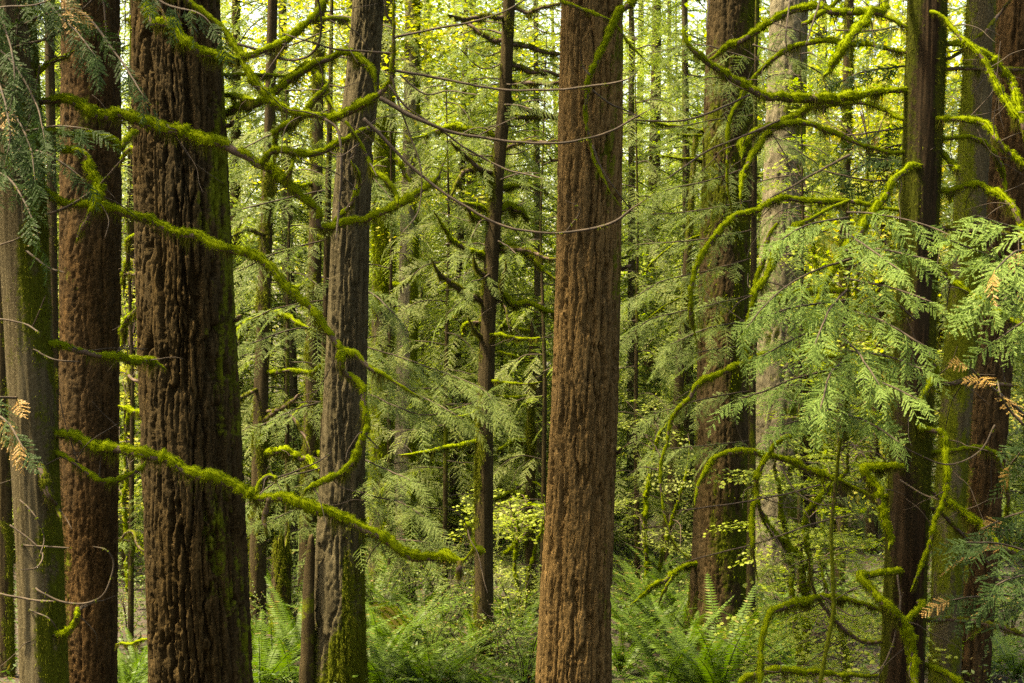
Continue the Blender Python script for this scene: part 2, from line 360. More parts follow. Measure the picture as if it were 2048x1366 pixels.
# ------------------------------------------------------------------ foliage meshes (shared)
def droop_line(L, n, k, lift=0.0):
    x = np.linspace(0, L, n); return np.stack([x, 0 * x, lift * x - k * x * x / L], 1)
def feather(rng, L, n, side, ang, lobe, lw, sp, droop=.3, ragged=.2, widest=.45, lobeang=38, tip=.02, flat=.18, shape=.8):
    """a flat spray: a midrib with two rows of side twigs, each set with small leaves"""
    ax = droop_line(L, 24, droop); parts = []
    P, D, N, l = [], [], [], []
    for i in range(n):
        for sgn in (-1, 1):
            t_ = (i + .5 * (sgn > 0) + rng.uniform(-.25, .25)) / n
            if t_ < .06 or t_ > .985 or rng.random() < .05: continue
            p0 = np.array([np.interp(t_ * L, ax[:, 0], ax[:, k]) for k in range(3)])
            ln = (side * (1 - t_) ** shape * (1 - np.exp(-t_ * 7)) + tip) * rng.uniform(1 - ragged, 1 + ragged)
            a = math.radians(ang * rng.uniform(.8, 1.15)) * sgn; d = np.array([math.cos(a), math.sin(a), -droop * t_ * 1.2 + rng.normal() * flat])
            d = norm(d); m = max(2, int(ln / sp)); s = np.linspace(.08, 1, m)
            q = p0 + d * (s * ln)[:, None]; q[:, 2] -= .35 * droop * (s * ln) ** 2 / max(side, .01) + 0
            nz = norm(np.array([0, rng.normal() * .3, 1.0]))
            for sg in (-1, 1):
                b = math.radians(lobeang) * sg; ca, sa = math.cos(b), math.sin(b); e = np.cross(nz, d)
                dd = d * ca + e * sa + rng.normal(size=(m, 3)) * .10
                P.append(q); D.append(dd); N.append(np.broadcast_to(nz, (m, 3)) + rng.normal(size=(m, 3)) * .25)
                l.append(lobe * rng.uniform(.75, 1.2, m) * (1.05 - .35 * s))
            parts.append(strands(p0[None], d[None], ln * .95, .0035 + lobe * .08, rng))
    V, F = leafs(np.vstack(P), np.vstack(D), np.vstack(N), np.concatenate(l), lw, widest)
    parts.append((V, F)); tv, tf, _ = tube(ax, np.linspace(.003 + L * .003, .0012, 24), 4); parts.append((tv, tf))
    return join(parts)
def fm(name, mat, *a, **k):
    V, F = feather(*a, **k); return mesh(name, V, F, mat)
r_ = np.random.default_rng(11)
CEDAR = [fm('cedar_spray', 'cedar_leaf', r_, .30 + .05 * i, 9 + i, .135, 48, .020, .0115, .0105, droop=.22 + .12 * i, flat=.14, lobeang=30) for i in range(4)]
HEML = [fm('hemlock_spray', 'hemlock_leaf', r_, .62 + .1 * i, 14, .22, 50, .027, .0115, .016, droop=.18 + .10 * i, lobeang=50, flat=.08) for i in range(4)]
BOUGH = [fm('bough', 'far_leaf', r_, 1.9 + .3 * i, 15, .62, 55, .085, .030, .062, droop=.30 + .12 * i, lobeang=45, flat=.16) for i in range(4)]

def fern_frond(rng, L, k):
    ax = droop_line(L, 30, k, .0); n = 38; P, D, N, l = [], [], [], []
    T = norm(np.gradient(ax, axis=0))
    for i in range(n):
        t_ = .10 + .9 * i / n; p0 = np.array([np.interp(t_ * L, ax[:, 0], ax[:, c]) for c in range(3)]); tv = norm([np.interp(t_ * L, ax[:, 0], T[:, c]) for c in range(3)])
        for sgn in (-1, 1):
            ln = .115 * (1 - t_) ** .55 * min(1, t_ * 5) + .006
            P.append(p0); D.append(np.array([0, sgn, 0]) * 1.0 + tv * .30 + [0, 0, -.18 + rng.normal() * .10]); N.append(np.cross(tv, [0, 1, 0]) + rng.normal(size=3) * .12); l.append(ln * rng.uniform(.88, 1.06))
    V, F = leafs(np.array(P), np.array(D), np.array(N), np.array(l), .021, .22, .08)
    tv, tf, _ = tube(ax, np.linspace(.006, .0015, 30), 4); return join([(V, F), (tv, tf)])
FERN = []
for i in range(4):
    V, F = fern_frond(r_, 1.0, .30 + .13 * i); FERN.append(mesh('frond', V, F, 'fern_leaf'))

def maple_spray(rng, L=.6, n=12, size=.062):
    ax = droop_line(L, 12, .12); P, D, N, l, parts = [], [], [], [], []
    for i in range(n):
        for sgn in (-1, 1):
            t_ = (i + .6) / n; p0 = np.array([np.interp(t_ * L, ax[:, 0], ax[:, c]) for c in range(3)])
            a = sgn * rng.uniform(.5, 1.3); pl = rng.uniform(.03, .17); d = np.array([math.cos(a), math.sin(a), rng.normal() * .12])
            c = p0 + d * pl; parts.append(strands(p0[None], d[None], pl, .003, rng)); nz = norm(np.array([rng.normal() * .3, rng.normal() * .3, 1])); e = np.cross(nz, d); z = size * rng.uniform(.7, 1.25)
            for b, f in ((0, 1), (.75, .92), (-.75, .92), (1.5, .7), (-1.5, .7), (2.3, .42), (-2.3, .42)):
                P.append(c); D.append(d * math.cos(b) + e * math.sin(b) + nz * -.12); N.append(nz); l.append(z * f * .62)
    l = np.array(l); V, F = leafs(np.array(P), np.array(D), np.array(N), l, l * .72, .42)
    parts.append((V, F)); tv, tf, _ = tube(ax, np.linspace(.004, .0015, 12), 4); parts.append((tv, tf)); return join(parts)
MAPLE = []
for i in range(4):
    V, F = maple_spray(r_, .5 + .1 * i, 10 + 2 * i); MAPLE.append(mesh('leaf_spray', V, F, 'maple_leaf'))

def rot_to(V, pos, az, pitch, roll, s):
    ca, sa, cp, sp, cr, sr = math.cos(az), math.sin(az), math.cos(pitch), math.sin(pitch), math.cos(roll), math.sin(roll)
    Rm = np.array([[ca, -sa, 0], [sa, ca, 0], [0, 0, 1]]) @ np.array([[cp, 0, -sp], [0, 1, 0], [sp, 0, cp]]) @ np.array([[1, 0, 0], [0, cr, -sr], [0, sr, cr]])
    return (V * s) @ Rm.T + pos
def conifer_crown(rng, H, R, nb, leafsz, low=1.0):
    """boughs in loose whorls round an axis of height H"""
    fl = [feather(rng, 1.0, 11, .34, 55, leafsz, leafsz * .36, leafsz * .78, droop=.18 + .12 * i, lobeang=45, flat=.16) for i in range(3)]; parts = []
    for i in range(nb):
        f = (i + rng.random()) / nb; z = f * H; L = R * (low * (1 - f) + .42) ** .7 * rng.uniform(.5, 1.15)
        V, F = fl[i % 3]; V = V.copy(); V[:, 1] *= .8
        parts.append((rot_to(V, np.array([0, 0, z]), rng.uniform(0, 6.283), rng.uniform(-.35, .12), rng.normal() * .22, L), F))
    return join(parts)
def maple_crown(rng, H, R, nl, leaf_):
    C = rng.normal(size=(nl // 60, 3)) * [R * .5, R * .5, H * .27] + [0, 0, H * .5]
    P = np.repeat(C, 60, 0)[:nl] + rng.normal(size=(len(C) * 60, 3))[:nl] * [.55, .55, .13]
    D = rng.normal(size=(len(P), 3)); D[:, 2] = D[:, 2] * .3 - .2; N = np.array([0, 0, 1.0]) + rng.normal(size=(len(P), 3)) * .5
    return leafs(P, D, N, leaf_ * rng.uniform(.6, 1.3, len(P)), leaf_ * .75)
CONES = []
for i in range(3):
    V, F = conifer_crown(r_, 13, 3.0 + .3 * i, 150, .042); CONES.append(mesh('crown', V, F, 'far_leaf'))
MCROWN = []
for i in range(2):
    V, F = maple_crown(r_, 8, 3.4, 7200, .13); MCROWN.append(mesh('crown', V, F, 'yellow_leaf'))
def recolour(o, mat):
    o.material_slots[0].link = 'OBJECT'; o.material_slots[0].material = M[mat]; return o

# ------------------------------------------------------------------ the ground
def gh(x, y):
    x, y = np.asarray(x, float), np.asarray(y, float); sh = np.broadcast(x, y).shape; q = np.stack([np.broadcast_to(x, sh).ravel(), np.broadcast_to(y, sh).ravel(), np.zeros(int(np.prod(sh)))], 1)
    z = .22 * noise(q * .13 + 3.3) + .10 * noise(q * .5 + 7.7)
    z += 3.1 * (1 - sstep(2, 11, q[:, 1])) + np.clip(q[:, 1] - 42, 0, None) * .045
    return z.reshape(sh)
def ghs(x, y): return float(gh(np.array([x]), np.array([y]))[0])
xs = np.r_[np.linspace(-200, -34, 20), np.linspace(-32, 32, 120), np.linspace(34, 200, 20)]; ys = np.r_[np.linspace(-60, 0, 14), np.linspace(1, 62, 130), np.linspace(64, 260, 40)]
X, Yg = np.meshgrid(xs, ys); V = np.stack([X, Yg, gh(X, Yg)], -1).reshape(-1, 3); nx = len(xs)
i = np.arange(len(ys) - 1)[:, None] * nx; j = np.arange(nx - 1)[None]
ground = link('ground', mesh('ground', V, np.stack([i + j, i + j + 1, i + nx + j + 1, i + nx + j], -1).reshape(-1, 4), 'forest_floor', True))
tag(ground, 'brown forest floor under ferns and shrubs', None, None, 'structure')

# ------------------------------------------------------------------ the trees one can tell apart
class Tree: pass
def make_tree(name, label, cat, line, Y, ztop, mat, kind='fir', depth=.03, dz=.02, da=.02, seed=1, moss=None, flare=None, crown=None, group=None, shag=0, taper=.5, shagmat='moss', shaglen=.03, jag=0):
    """line: (px, py, width_px) from top to bottom in the photograph"""
    T = Tree(); T.limbs = []; ln = np.asarray(line, float)[::-1]; P = np.array([np.r_[at(p[0], p[1], Y), p[2] / 2 / FPX * Y] for p in ln])
    sl_ = (P[-1] - P[0]) / max(P[-1, 2] - P[0, 2], .1)
    gz = ghs(P[0, 0], Y) - .12
    if P[0, 2] > gz: P = np.vstack([np.r_[P[0, :2] + sl_[:2] * (gz - P[0, 2]), gz, P[0, 3] * 1.04], P])
    else: P[0, 2] = gz
    if ztop > P[-1, 2]: P = np.vstack([P, np.r_[P[-1, :2] + sl_[:2] * (ztop - P[-1, 2]), ztop, P[-1, 3] * taper]])
    T.base = P[0, :3].copy(); T.Y = Y; T.P = P.copy(); Q = P.copy(); Q[:, :3] -= T.base
    T.root = thing(name, label, cat, T.base, group)
    zf = CZ + 700 / FPX * Y + .4 - T.base[2]
    T.trunk, Vt, Nt, mv = trunk('trunk', T.root, Q, mat, kind, depth, dz, da, seed, moss, zf, flare, jag)
    T.rng = np.random.default_rng(seed + 100)
    if shag: trunk_moss(T.trunk, Vt, Nt, mv, shag, T.rng, shaglen, max(.005, 1.3 / FPX * Y), 'moss_dark' if 'hemlock' in mat else shagmat)
    if crown:
        for (z, me, s, m) in crown:
            c = np.array([np.interp(z, P[:, 2], P[:, k]) for k in range(2)]); o = recolour(link('crown', me, T.root), m)
            o.location = (c[0] - T.base[0], c[1] - T.base[1], z - T.base[2]); o.scale = (s, s, s); o.rotation_euler = (0, 0, T.rng.uniform(0, 6.28))
    return T
def centre(T, z): return np.array([np.interp(z, T.P[:, 2], T.P[:, 0]), np.interp(z, T.P[:, 2], T.P[:, 1]), z])
def B(T, pts, Y=None, kind='m', par=None, root=True, **k):
    Y = T.Y if Y is None else Y; y0 = Y[0] if np.ndim(Y) else Y
    rt = centre(T, at(pts[0][0], pts[0][1], y0)[2]) if (root and par is None) else None
    nm = k.pop('name', 'twig' if kind == 't' else 'branch')
    ob, C, R = limb(T.root if par is None else par, pts, Y, T.base, T.rng, kind, nm, rt, **k)
    if kind != 't': T.limbs.append((ob, C, R))
    return ob, C, R
def sprays(T, limbres, meshes, sp, s=1.0, start=.15, tilt=.5, down=.35, mat=None, odd=None, face=.5, name='spray'):
    """leafy sprays to both sides of a bough"""
    ob, C, R = limbres; d = np.r_[0, np.cumsum(np.linalg.norm(np.diff(C, axis=0), axis=1))]; L = d[-1]; n = max(2, int(L * (1 - start) / sp)); rng = T.rng
    for i in range(n + 1):
        u = L * (start + (1 - start) * i / n); p = np.array([np.interp(u, d, C[:, k]) for k in range(3)]); q = np.array([np.interp(max(u - .08, 0), d, C[:, k]) for k in range(3)])
        t_ = norm(p - q + 1e-6); sd = norm(np.cross(t_, [0, 0, 1.0]) + 1e-6) * (1 if i % 2 else -1); f = i / n
        x = t_ * (.55 + .6 * f) + sd * (.85 * (1 - f * .75)) + rng.normal(size=3) * .18; x[2] -= down * rng.uniform(.3, 1.5)
        up = np.array([0, -face, 1.0]) + rng.normal(size=3) * tilt
        o = inst(name, meshes[rng.integers(len(meshes))], ob, p, x, up, s * rng.uniform(.7, 1.2) * (1.1 - .35 * f))
        if odd and rng.random() < odd[1]: recolour(o, odd[0])
        elif mat: recolour(o, mat)

def mside(cx, amt, base=0.0, sd=0, lowz=0):   # moss thicker towards direction cx (+1 right) and near the ground
    def f(X, Y, Z, nx, ny):
        n = noise(np.stack([X * 2.3 + sd, Y * 2.3, Z * .8], 1)); n2 = noise(np.stack([X * 9 + sd, Y * 9, Z * 3.5], 1)); return np.clip(base + amt * np.clip(nx * cx + .15, 0, 1) + .42 * n + .30 * n2 + lowz * np.exp(-Z / 1.6), 0, 1)
    return f
TOPC = lambda z, i, s=1.0, m='hemlock_leaf': (z, CONES[i % 3], s, m)

A = make_tree('cedar_tree', 'slim grey cedar with mossy flank and long mossy branches reaching across the firs', 'tree',
    [(22, 0, 92), (47, 450, 95), (60, 726, 93), (78, 1100, 94), (88, 1366, 96)], 13, 17, 'cedar_bark', 'cedar', .022, .03, .010, 3,
    mside(.9, .46, .20, 3), crown=[TOPC(9.6, 0, .75, 'cedar_leaf_dark')], shag=14000, shaglen=.022, shagmat='moss_dark')
Bt = make_tree('fir_tree', 'reddish flaky fir between the slim mossy cedar and the broad dark fir', 'tree',
    [(180, 0, 112), (180, 450, 118), (180, 900, 116), (180, 1366, 114)], 17.8, 22, 'red_fir_bark', 'flaky', .032, .020, .013, 4,
    mside(-.4, .2, .05, 4), crown=[TOPC(14, 1, .8)])
C_ = make_tree('fir_tree', 'broad dark fir with deeply furrowed bark, thickest trunk in view', 'tree',
    [(352, 0, 172), (363, 300, 182), (373, 600, 188), (382, 900, 194), (400, 1366, 206)], 16.6, 22, 'dark_fir_bark', 'fir', .070, .020, .0102, 5,
    mside(1.0, .36, -.03, 5), crown=[TOPC(14, 2, .9)])
D_ = make_tree('fir_tree', 'grey brown fir with a mossy split base beside the broad dark fir', 'tree',
    [(738, 0, 66), (726, 150, 70), (710, 300, 74), (700, 450, 76), (691, 750, 82), (684, 1000, 90), (680, 1150, 98), (677, 1366, 116)], 22, 22, 'grey_fir_bark', 'fir', .034, .025, .015, 6,
    lambda X, Y, Z, nx, ny: np.clip(.12 + .55 * np.clip(1.9 - Z, 0, 1) + .45 * noise(np.stack([X * 4, Y * 4, Z * 1.2], 1)) + .2 * nx, 0, 1) * (Z < 2.6) + .2 * (nx > .2), crown=[TOPC(15, 0, .8)], shag=8000, shaglen=.03, shagmat='moss_dark')
E = make_tree('hemlock_tree', 'thin dark dead-looking hemlock with many mossy stubs, left of the central fir', 'tree',
    [(1018, 0, 24), (1010, 200, 27), (994, 350, 29), (986, 480, 30), (976, 650, 31), (970, 850, 33), (967, 1100, 35), (968, 1300, 38)], 25.5, 18, 'hemlock_bark', 'cedar', .012, .03, .012, 7,
    mside(-.6, .3, .22, 7), shag=6000, shaglen=.035)
F_ = make_tree('fir_tree', 'tall warm brown fir standing clear in the centre of the view', 'tree',
    [(1186, 0, 124), (1181, 250, 133), (1176, 500, 134), (1168, 800, 136), (1160, 1000, 136), (1152, 1200, 140), (1149, 1366, 148)], 20, 23, 'fir_bark', 'fir', .050, .020, .0102, 8,
    mside(.8, .28, -.02, 8), crown=[TOPC(15, 2, .9)])
G = make_tree('fir_tree', 'moss speckled fir with a flared fern-ringed foot, right of the central fir', 'tree',
    [(1466, 0, 100), (1456, 250, 100), (1450, 500, 102), (1446, 800, 106), (1443, 1050, 114), (1440, 1200, 124), (1440, 1300, 140)], 26, 23, 'mossy_fir_bark', 'flaky', .038, .027, .018, 9,
    mside(.7, .35, .34, 9), flare=(.5, .35, 5), crown=[TOPC(15, 0, .8)], shag=5000)
H = make_tree('cedar_tree', 'dark slim cedar with many arching mossy branches and a red-brown split lower trunk', 'tree',
    [(1856, 0, 76), (1847, 240, 76), (1838, 450, 78), (1828, 720, 82), (1816, 1000, 84), (1803, 1366, 90)], 15, 17, 'cedar_red_bark', 'cedar', .026, .03, .010, 10,
    lambda X, Y, Z, nx, ny: np.clip(.16 + .65 * np.abs(nx + .1) ** 2.2 + .45 * noise(np.stack([X * 5, Y * 5, Z * .9], 1)) + .16 * (Z > 3.3), 0, 1), crown=[TOPC(11.5, 1, .6, 'cedar_leaf_dark')], shag=14000, shaglen=.026, shagmat='moss_dark')
K9 = make_tree('maple_tree', 'moss coated leaning trunk just behind the dark slim cedar', 'tree',
    [(1962, 0, 56), (1947, 300, 60), (1925, 650, 62), (1900, 1000, 62), (1888, 1366, 66)], 20.5, 18, 'grey_fir_bark', 'cedar', .015, .05, .016, 11, mside(-.4, .3, .46, 11), shag=12000, shaglen=.03, shagmat='moss_dark')
K10 = make_tree('fir_tree', 'leaning dark red fir at the far edge behind the mossy trunks', 'tree',
    [(2034, 0, 88), (2014, 300, 86), (1990, 600, 84), (1960, 1000, 84), (1936, 1366, 88)], 23, 21, 'red_fir_bark', 'fir', .034, .027, .019, 12, mside(-.5, .3, .08, 12), crown=[TOPC(15, 0, .8)])
K1 = make_tree('hemlock_tree', 'thin mossy hemlock pole just right of the broad dark fir', 'tree',
    [(545, 0, 20), (538, 300, 23), (530, 540, 26), (522, 800, 29), (516, 1100, 32), (514, 1250, 34)], 27, 15, 'hemlock_bark', 'cedar', .010, .04, .015, 13, mside(.3, .3, .34, 13), shag=9000, shaglen=.035)
K2 = make_tree('hemlock_tree', 'slim mossy pole between the mossy hemlock pole and the split-base fir', 'tree',
    [(640, 0, 20), (634, 300, 24), (626, 700, 30), (618, 1000, 32), (612, 1250, 34)], 31, 16, 'hemlock_bark', 'cedar', .010, .04, .016, 14, mside(-.3, .3, .30, 14), shag=7000, shaglen=.04)
K3 = make_tree('tree_snag', 'short broken mossy snag low between the thin poles', 'snag', [(564, 1082, 36), (562, 1180, 40), (560, 1262, 46)], 28, 0, 'hemlock_bark', 'flaky', .03, .025, .016, 15, mside(.2, .2, .42, 15), shag=2500, jag=.3)
K4 = make_tree('maple_tree', 'maple trunk wrapped in thick yellow moss, right of the split-base fir', 'tree',
    [(772, 0, 34), (770, 300, 40), (766, 600, 44), (763, 900, 48), (762, 1180, 54)], 33, 14, 'grey_fir_bark', 'cedar', .02, .04, .02, 16, mside(.2, .2, .52, 16), crown=[(8, MCROWN[0], .8, 'yellow_leaf')], shag=14000, shaglen=.06)
K5 = make_tree('maple_tree', 'pale barked maple with moss down one side, beside the yellow-mossed maple', 'tree',
    [(826, 0, 30), (822, 300, 34), (816, 600, 38), (810, 900, 42), (806, 1190, 46)], 34.5, 14, 'pale_bark', 'cedar', .016, .04, .02, 17, mside(1.0, .8, .12, 17), crown=[(8.5, MCROWN[1], .8, 'bright_leaf')], shag=5000, shaglen=.05)
K7 = make_tree('hemlock_tree', 'thin mossy sapling pole just left of the central fir', 'tree',
    [(1064, 640, 8), (1062, 800, 14), (1060, 1000, 19), (1063, 1215, 22)], 30, 0, 'hemlock_bark', 'cedar', .008, .04, .015, 18, mside(.2, .2, .35, 18), shag=4000, shaglen=.04)
K8 = make_tree('fir_tree', 'pale sunlit fir behind the arching mossy branches', 'tree',
    [(1580, 0, 78), (1572, 240, 84), (1562, 500, 88), (1550, 1150, 100)], 33, 22, 'pale_bark', 'fir', .03, .04, .03, 19, mside(.6, .35, .28, 19), crown=[TOPC(15, 1, .8)])
K12 = make_tree('hemlock_tree', 'mossy pole at the edge behind the slim grey cedar', 'tree', [(-6, 0, 26), (2, 600, 28), (8, 1000, 30), (14, 1366, 32)], 23.5, 14, 'hemlock_bark', 'cedar', .01, .04, .015, 20, mside(.3, .3, .3, 20), shag=5000)
K13 = make_tree('hemlock_tree', 'narrow dark pole in the gap between the grey cedar and the reddish fir', 'tree', [(98, 0, 18), (106, 600, 20), (114, 1100, 22), (118, 1366, 24)], 22, 14, 'hemlock_bark', 'cedar', .01, .04, .015, 21, mside(.3, .3, .2, 21), shag=3000)
K15 = make_tree('maple_tree', 'slim mossy pole in the bright leaves left of the dark slim cedar', 'tree', [(1698, 0, 18), (1690, 400, 20), (1682, 1000, 24), (1676, 1210, 26)], 30, 13, 'hemlock_bark', 'cedar', .01, .04, .016, 22, mside(.2, .2, .38, 22), shag=5000, shaglen=.045)
K16 = make_tree('maple_tree', 'crooked dim trunk in the gap left of the flared fir', 'tree', [(1362, 700, 18), (1352, 900, 22), (1338, 1050, 26), (1330, 1170, 30)], 34, 9, 'hemlock_bark', 'cedar', .012, .04, .018, 23, mside(.3, .3, .4, 23), shag=3000)

# ------------------------------------------------------------------ branches of the slim grey cedar
a1 = B(A, [(81,203,11),(148,208,13),(206,228,14),(275,240,15),(344,257,16),(413,278,15),(482,305,14),(516,328,13),(551,355,12),(585,383,11),(619,408,10),(637,424,9),(640,452,9),(668,454,9),(703,439,9),(765,424,10),(820,394,10),(861,366,9),(886,332,7),(893,308,3)], [13, 12.8, 12.6, 12.7, 13])
B(A, [(520,328,8),(544,302,9),(580,300,9),(619,306,9),(654,296,9),(700,276,9),(738,257,8),(750,250,4)], 12.6, par=a1[0], beard=.6)
B(A, [(553,298,7),(551,284,8),(557,262,8),(580,250,8),(599,239,9),(630,204,9),(648,180,7),(658,160,3)], 12.65, par=a1[0], beard=.9)
B(A, [(562,362,8),(578,356,7),(585,340,5),(586,308,3)], 12.6, par=a1[0])
B(A, [(660,456,7),(679,444,8),(705,408,7),(718,374,6),(717,344,5),(700,316,3)], 12.8, par=a1[0], beard=.5)
a2 = B(A, [(86,376,8),(114,398,10),(165,409,11),(224,424,12),(292,440,12),(361,465,13),(413,481,13),(465,502,12),(516,522,12),(551,545,12),(585,579,10),(612,612,9),(632,635,11),(652,660,10),(672,690,10),(690,706,9),(716,712,10),(744,738,8),(779,760,7),(813,783,6),(841,795,3)], [13, 12.7, 12.5, 12.4])
B(A, [(680,700,8),(684,738,9),(708,762,10),(724,796,10),(735,838,9),(734,874,9),(717,910,9),(689,936,9),(652,958,8),(616,974,7),(608,988,3)], 12.45, par=a2[0], beard=.8)
a3 = B(A, [(122,872,12),(172,880,14),(224,900,14),(258,906,14),(310,923,15),(379,944,15),(447,968,15),(499,988,13),(520,999,8),(545,1000,12),(568,999,14),(619,1013,14),(671,1035,14),(720,1058,13),(772,1083,13),(806,1102,13),(825,1108,15),(841,1118,12),(870,1120,11),(892,1116,14),(912,1119,12),(927,1120,8),(941,1106,7),(950,1092,6)], [13, 12.7, 12.4, 12.3])
B(A, [(948,1095,7),(944,1080,6),(939,1066,8),(935,1054,7),(934,1046,3)], 12.3, par=a3[0])
B(A, [(950,1094,7),(960,1098,9),(962,1112,5)], 12.3, par=a3[0])
B(A, [(918,1122,6),(920,1140,8),(921,1155,4)], 12.3, par=a3[0], kind='d', beard=1.2)
B(A, [(538,996,6),(536,1015,8),(530,1035,7),(534,1058,3)], 12.4, par=a3[0], kind='d', beard=1.5)
B(A, [(512,985,5),(528,966,7),(545,958,6),(552,955,3)], 12.4, par=a3[0])
B(A, [(550,957,2.2),(600,938,1.8),(640,920,1.4),(664,902,1)], 12.4, par=a3[0], kind='t')
B(A, [(103,686,9),(144,695,10),(193,712,9),(241,719,10),(286,726,10),(330,735,7)], [13, 13.2, 13.8])
B(A, [(117,908,7),(155,930,7),(193,959,7),(214,964,7),(236,959,7),(275,936,6),(292,922,3)], [13, 13, 13.2])
B(A, [(104,1272,9),(127,1268,8),(144,1250,7),(151,1230,7),(154,1216,4)], [12.9, 12.7], dens=1.3)
B(A, [(82,940,11),(93,979,11),(100,995,8),(112,1015,6),(124,1034,5)], [12.85, 12.7], kind='d')
B(A, [(130,296,8),(162,303,9),(184,328,11),(195,365,12),(193,399,12),(182,427,11),(166,452,11),(157,470,10),(154,482,4)], [13, 12.6, 12.5], dens=1.2)
B(A, [(100,262,7),(138,268,8),(206,277,10),(241,292,9),(262,272,8),(275,262,4)], [13, 13.4, 13.8])
B(A, [(69,156,7),(93,131,7),(114,120,6),(134,113,5),(150,100,3)], [13, 12.7])
B(A, [(200,-90,9),(286,4,12),(310,38,14),(344,65,14),(379,86,13),(413,106,13),(445,118,12),(467,116,9),(474,112,3)], [13, 12.4, 12.2], beard=.7)
loop = B(A, [(180,-170,8),(300,-60,7),(396,18,6),(444,58,7),(472,93,9),(489,127,9),(523,176,11),(551,198,11),(578,214,10),(619,231,10),(671,238,11),(700,233,11),(725,218,11),(755,193,9),(775,165,8),(785,131,7),(788,69,5),(790,14,4),(792,-60,3)], [13, 12.5, 12.2, 12.1], beard=.35)
B(A, [(482,108,6),(496,112,8),(537,94,9),(585,69,10),(623,42,9),(648,6,8),(662,-40,5)], 12.2, par=loop[0], beard=.7)
B(A, [(623,42,5),(660,40,6),(700,42,4)], 12.25, par=loop[0], beard=1.2)
for pts in ([(727,237,4),(748,258,4),(793,303,3.4),(841,348,3),(886,382,3),(944,420,2.8),(996,447,2.6),(1047,461,2.5),(1116,467,2.4),(1185,458,3),(1237,440,3),(1271,413,2),(1310,386,1.4)],
            [(760,196,5),(813,224,5),(848,244,4),(892,262,3.4),(944,272,3),(1013,282,2.8),(1082,286,2.6),(1151,282,2.4),(1219,262,2.2),(1271,234,2),(1312,212,1.4)],
            [(787,141,3),(841,148,3),(892,160,2.8),(937,169,2.6),(996,177,2.5),(1065,181,2.3),(1151,177,2.4),(1219,169,2.2),(1261,155,1.8),(1280,134,1.2)],
            [(789,75,3),(841,62,2.6),(910,50,2.4),(961,38,2.2),(1013,21,1.8),(1060,-6,1.4)],
            [(778,170,2.6),(793,189,2.5),(824,220,2.3),(875,255,2.2),(927,293,2.1),(996,330,2),(1047,348,1.8),(1095,360,1.2)],
            [(788,108,2.4),(738,103,2.2),(669,97,2),(610,80,1.6),(560,66,1.2)],
            [(475,88,3),(516,100,3),(558,117,2.8),(592,120,2.6),(623,107,2.5),(640,79,2.4),(641,30,2.2),(632,-20,2)],
            [(650,238,3),(676,262,2.8),(683,330,2.6),(678,420,2.4),(672,480,2)],
                        [(783,150,2),(800,210,1.8),(820,270,1.6),(842,340,1.6),(838,420,1.4),(800,470,1.2)],
            [(789,60,2),(772,25,1.8),(766,-20,1.5)], [(800,150,2),(850,190,1.8),(900,182,1.5),(960,190,1.2)], [(950,275,1.6),(1000,250,1.4),(1040,232,1)], [(1130,466,1.6),(1160,420,1.3),(1130,400,1)]):
    B(A, pts, [12.15, 12.1, 11.9], kind='t', par=loop[0])
B(A, [(690,242,4),(712,275,4),(735,310,4),(752,338,6),(778,362,8),(790,390,6),(792,408,3)], 12.1, par=loop[0], beard=1.0)
for pts in ([(20,1050,2),(70,1090,2),(85,1110,1.8),(72,1135,1.6),(40,1140,1.3)], [(50,1090,2),(140,1095,1.6)], [(75,1180,2.4),(120,1202,2.2),(170,1206,2.2),(205,1190,2),(224,1150,1.9),(226,1120,1.8),(212,1098,1.6),(186,1092,1.3)],
            [(40,1000,1.6),(70,1030,1.5),(88,1075,1.4),(80,1110,1.2)], [(60,1220,1.8),(95,1235,1.6),(115,1260,1.3)], [(0,1187,2.5),(60,1200,2.4),(108,1204,2)], [(70,700,1.8),(110,720,1.8),(160,724,1.4)],
            [(0,638,2),(50,648,1.8),(80,665,1.5)], [(66,650,1.6),(92,592,1.3)], [(0,490,2),(35,478,1.8),(62,457,1.5)], [(90,430,3),(140,410,3),(196,371,2.6),(250,314,2)], [(55,505,2.4),(90,530,2.2),(130,545,1.6)],
            [(0,107,3.5),(69,84,3.4),(114,65,3),(140,40,2.6),(186,0,2.2),(230,-40,1.6)], [(30,90,2),(40,20,1.6),(36,-20,1.4)], [(80,130,2),(60,230,1.8),(40,300,1.6),(36,340,1.3)], [(200,-40,2),(212,60,1.7),(208,90,1.2)]):
    B(A, pts, [12.8, 12.5], kind='t', root=pts[0][0] > 45 and pts[0][0] < 80)
for pts in ([(-40,60),(20,120),(70,200),(90,280)], [(-40,180),(20,220),(60,290),(70,360)], [(40,-60),(110,20),(150,60),(190,110)], [(-20,255),(40,262),(110,252),(180,258)],
            [(-40,330),(20,360),(60,430),(85,500)], [(220,-60),(330,8),(400,28),(440,72)], [(150,20),(240,120),(280,180),(305,215)], [(-40,-60),(10,60),(30,140),(20,220)], [(-40,110),(0,170),(20,260),(10,330)],
            [(-50,800),(10,840),(50,900)], [(-40,20),(60,10),(140,-10)], [(30,300),(100,310),(170,360)]):
    b_ = B(A, [(x, y, 2.6 - .4 * i) for i, (x, y) in enumerate(pts)], [12.3, 11.8, 11.5], kind='t', dens=.3)
    sprays(A, b_, CEDAR, .125, .88, .1, .55, .6, 'cedar_leaf_dark', ('cedar_leaf_orange', .03), face=.6)

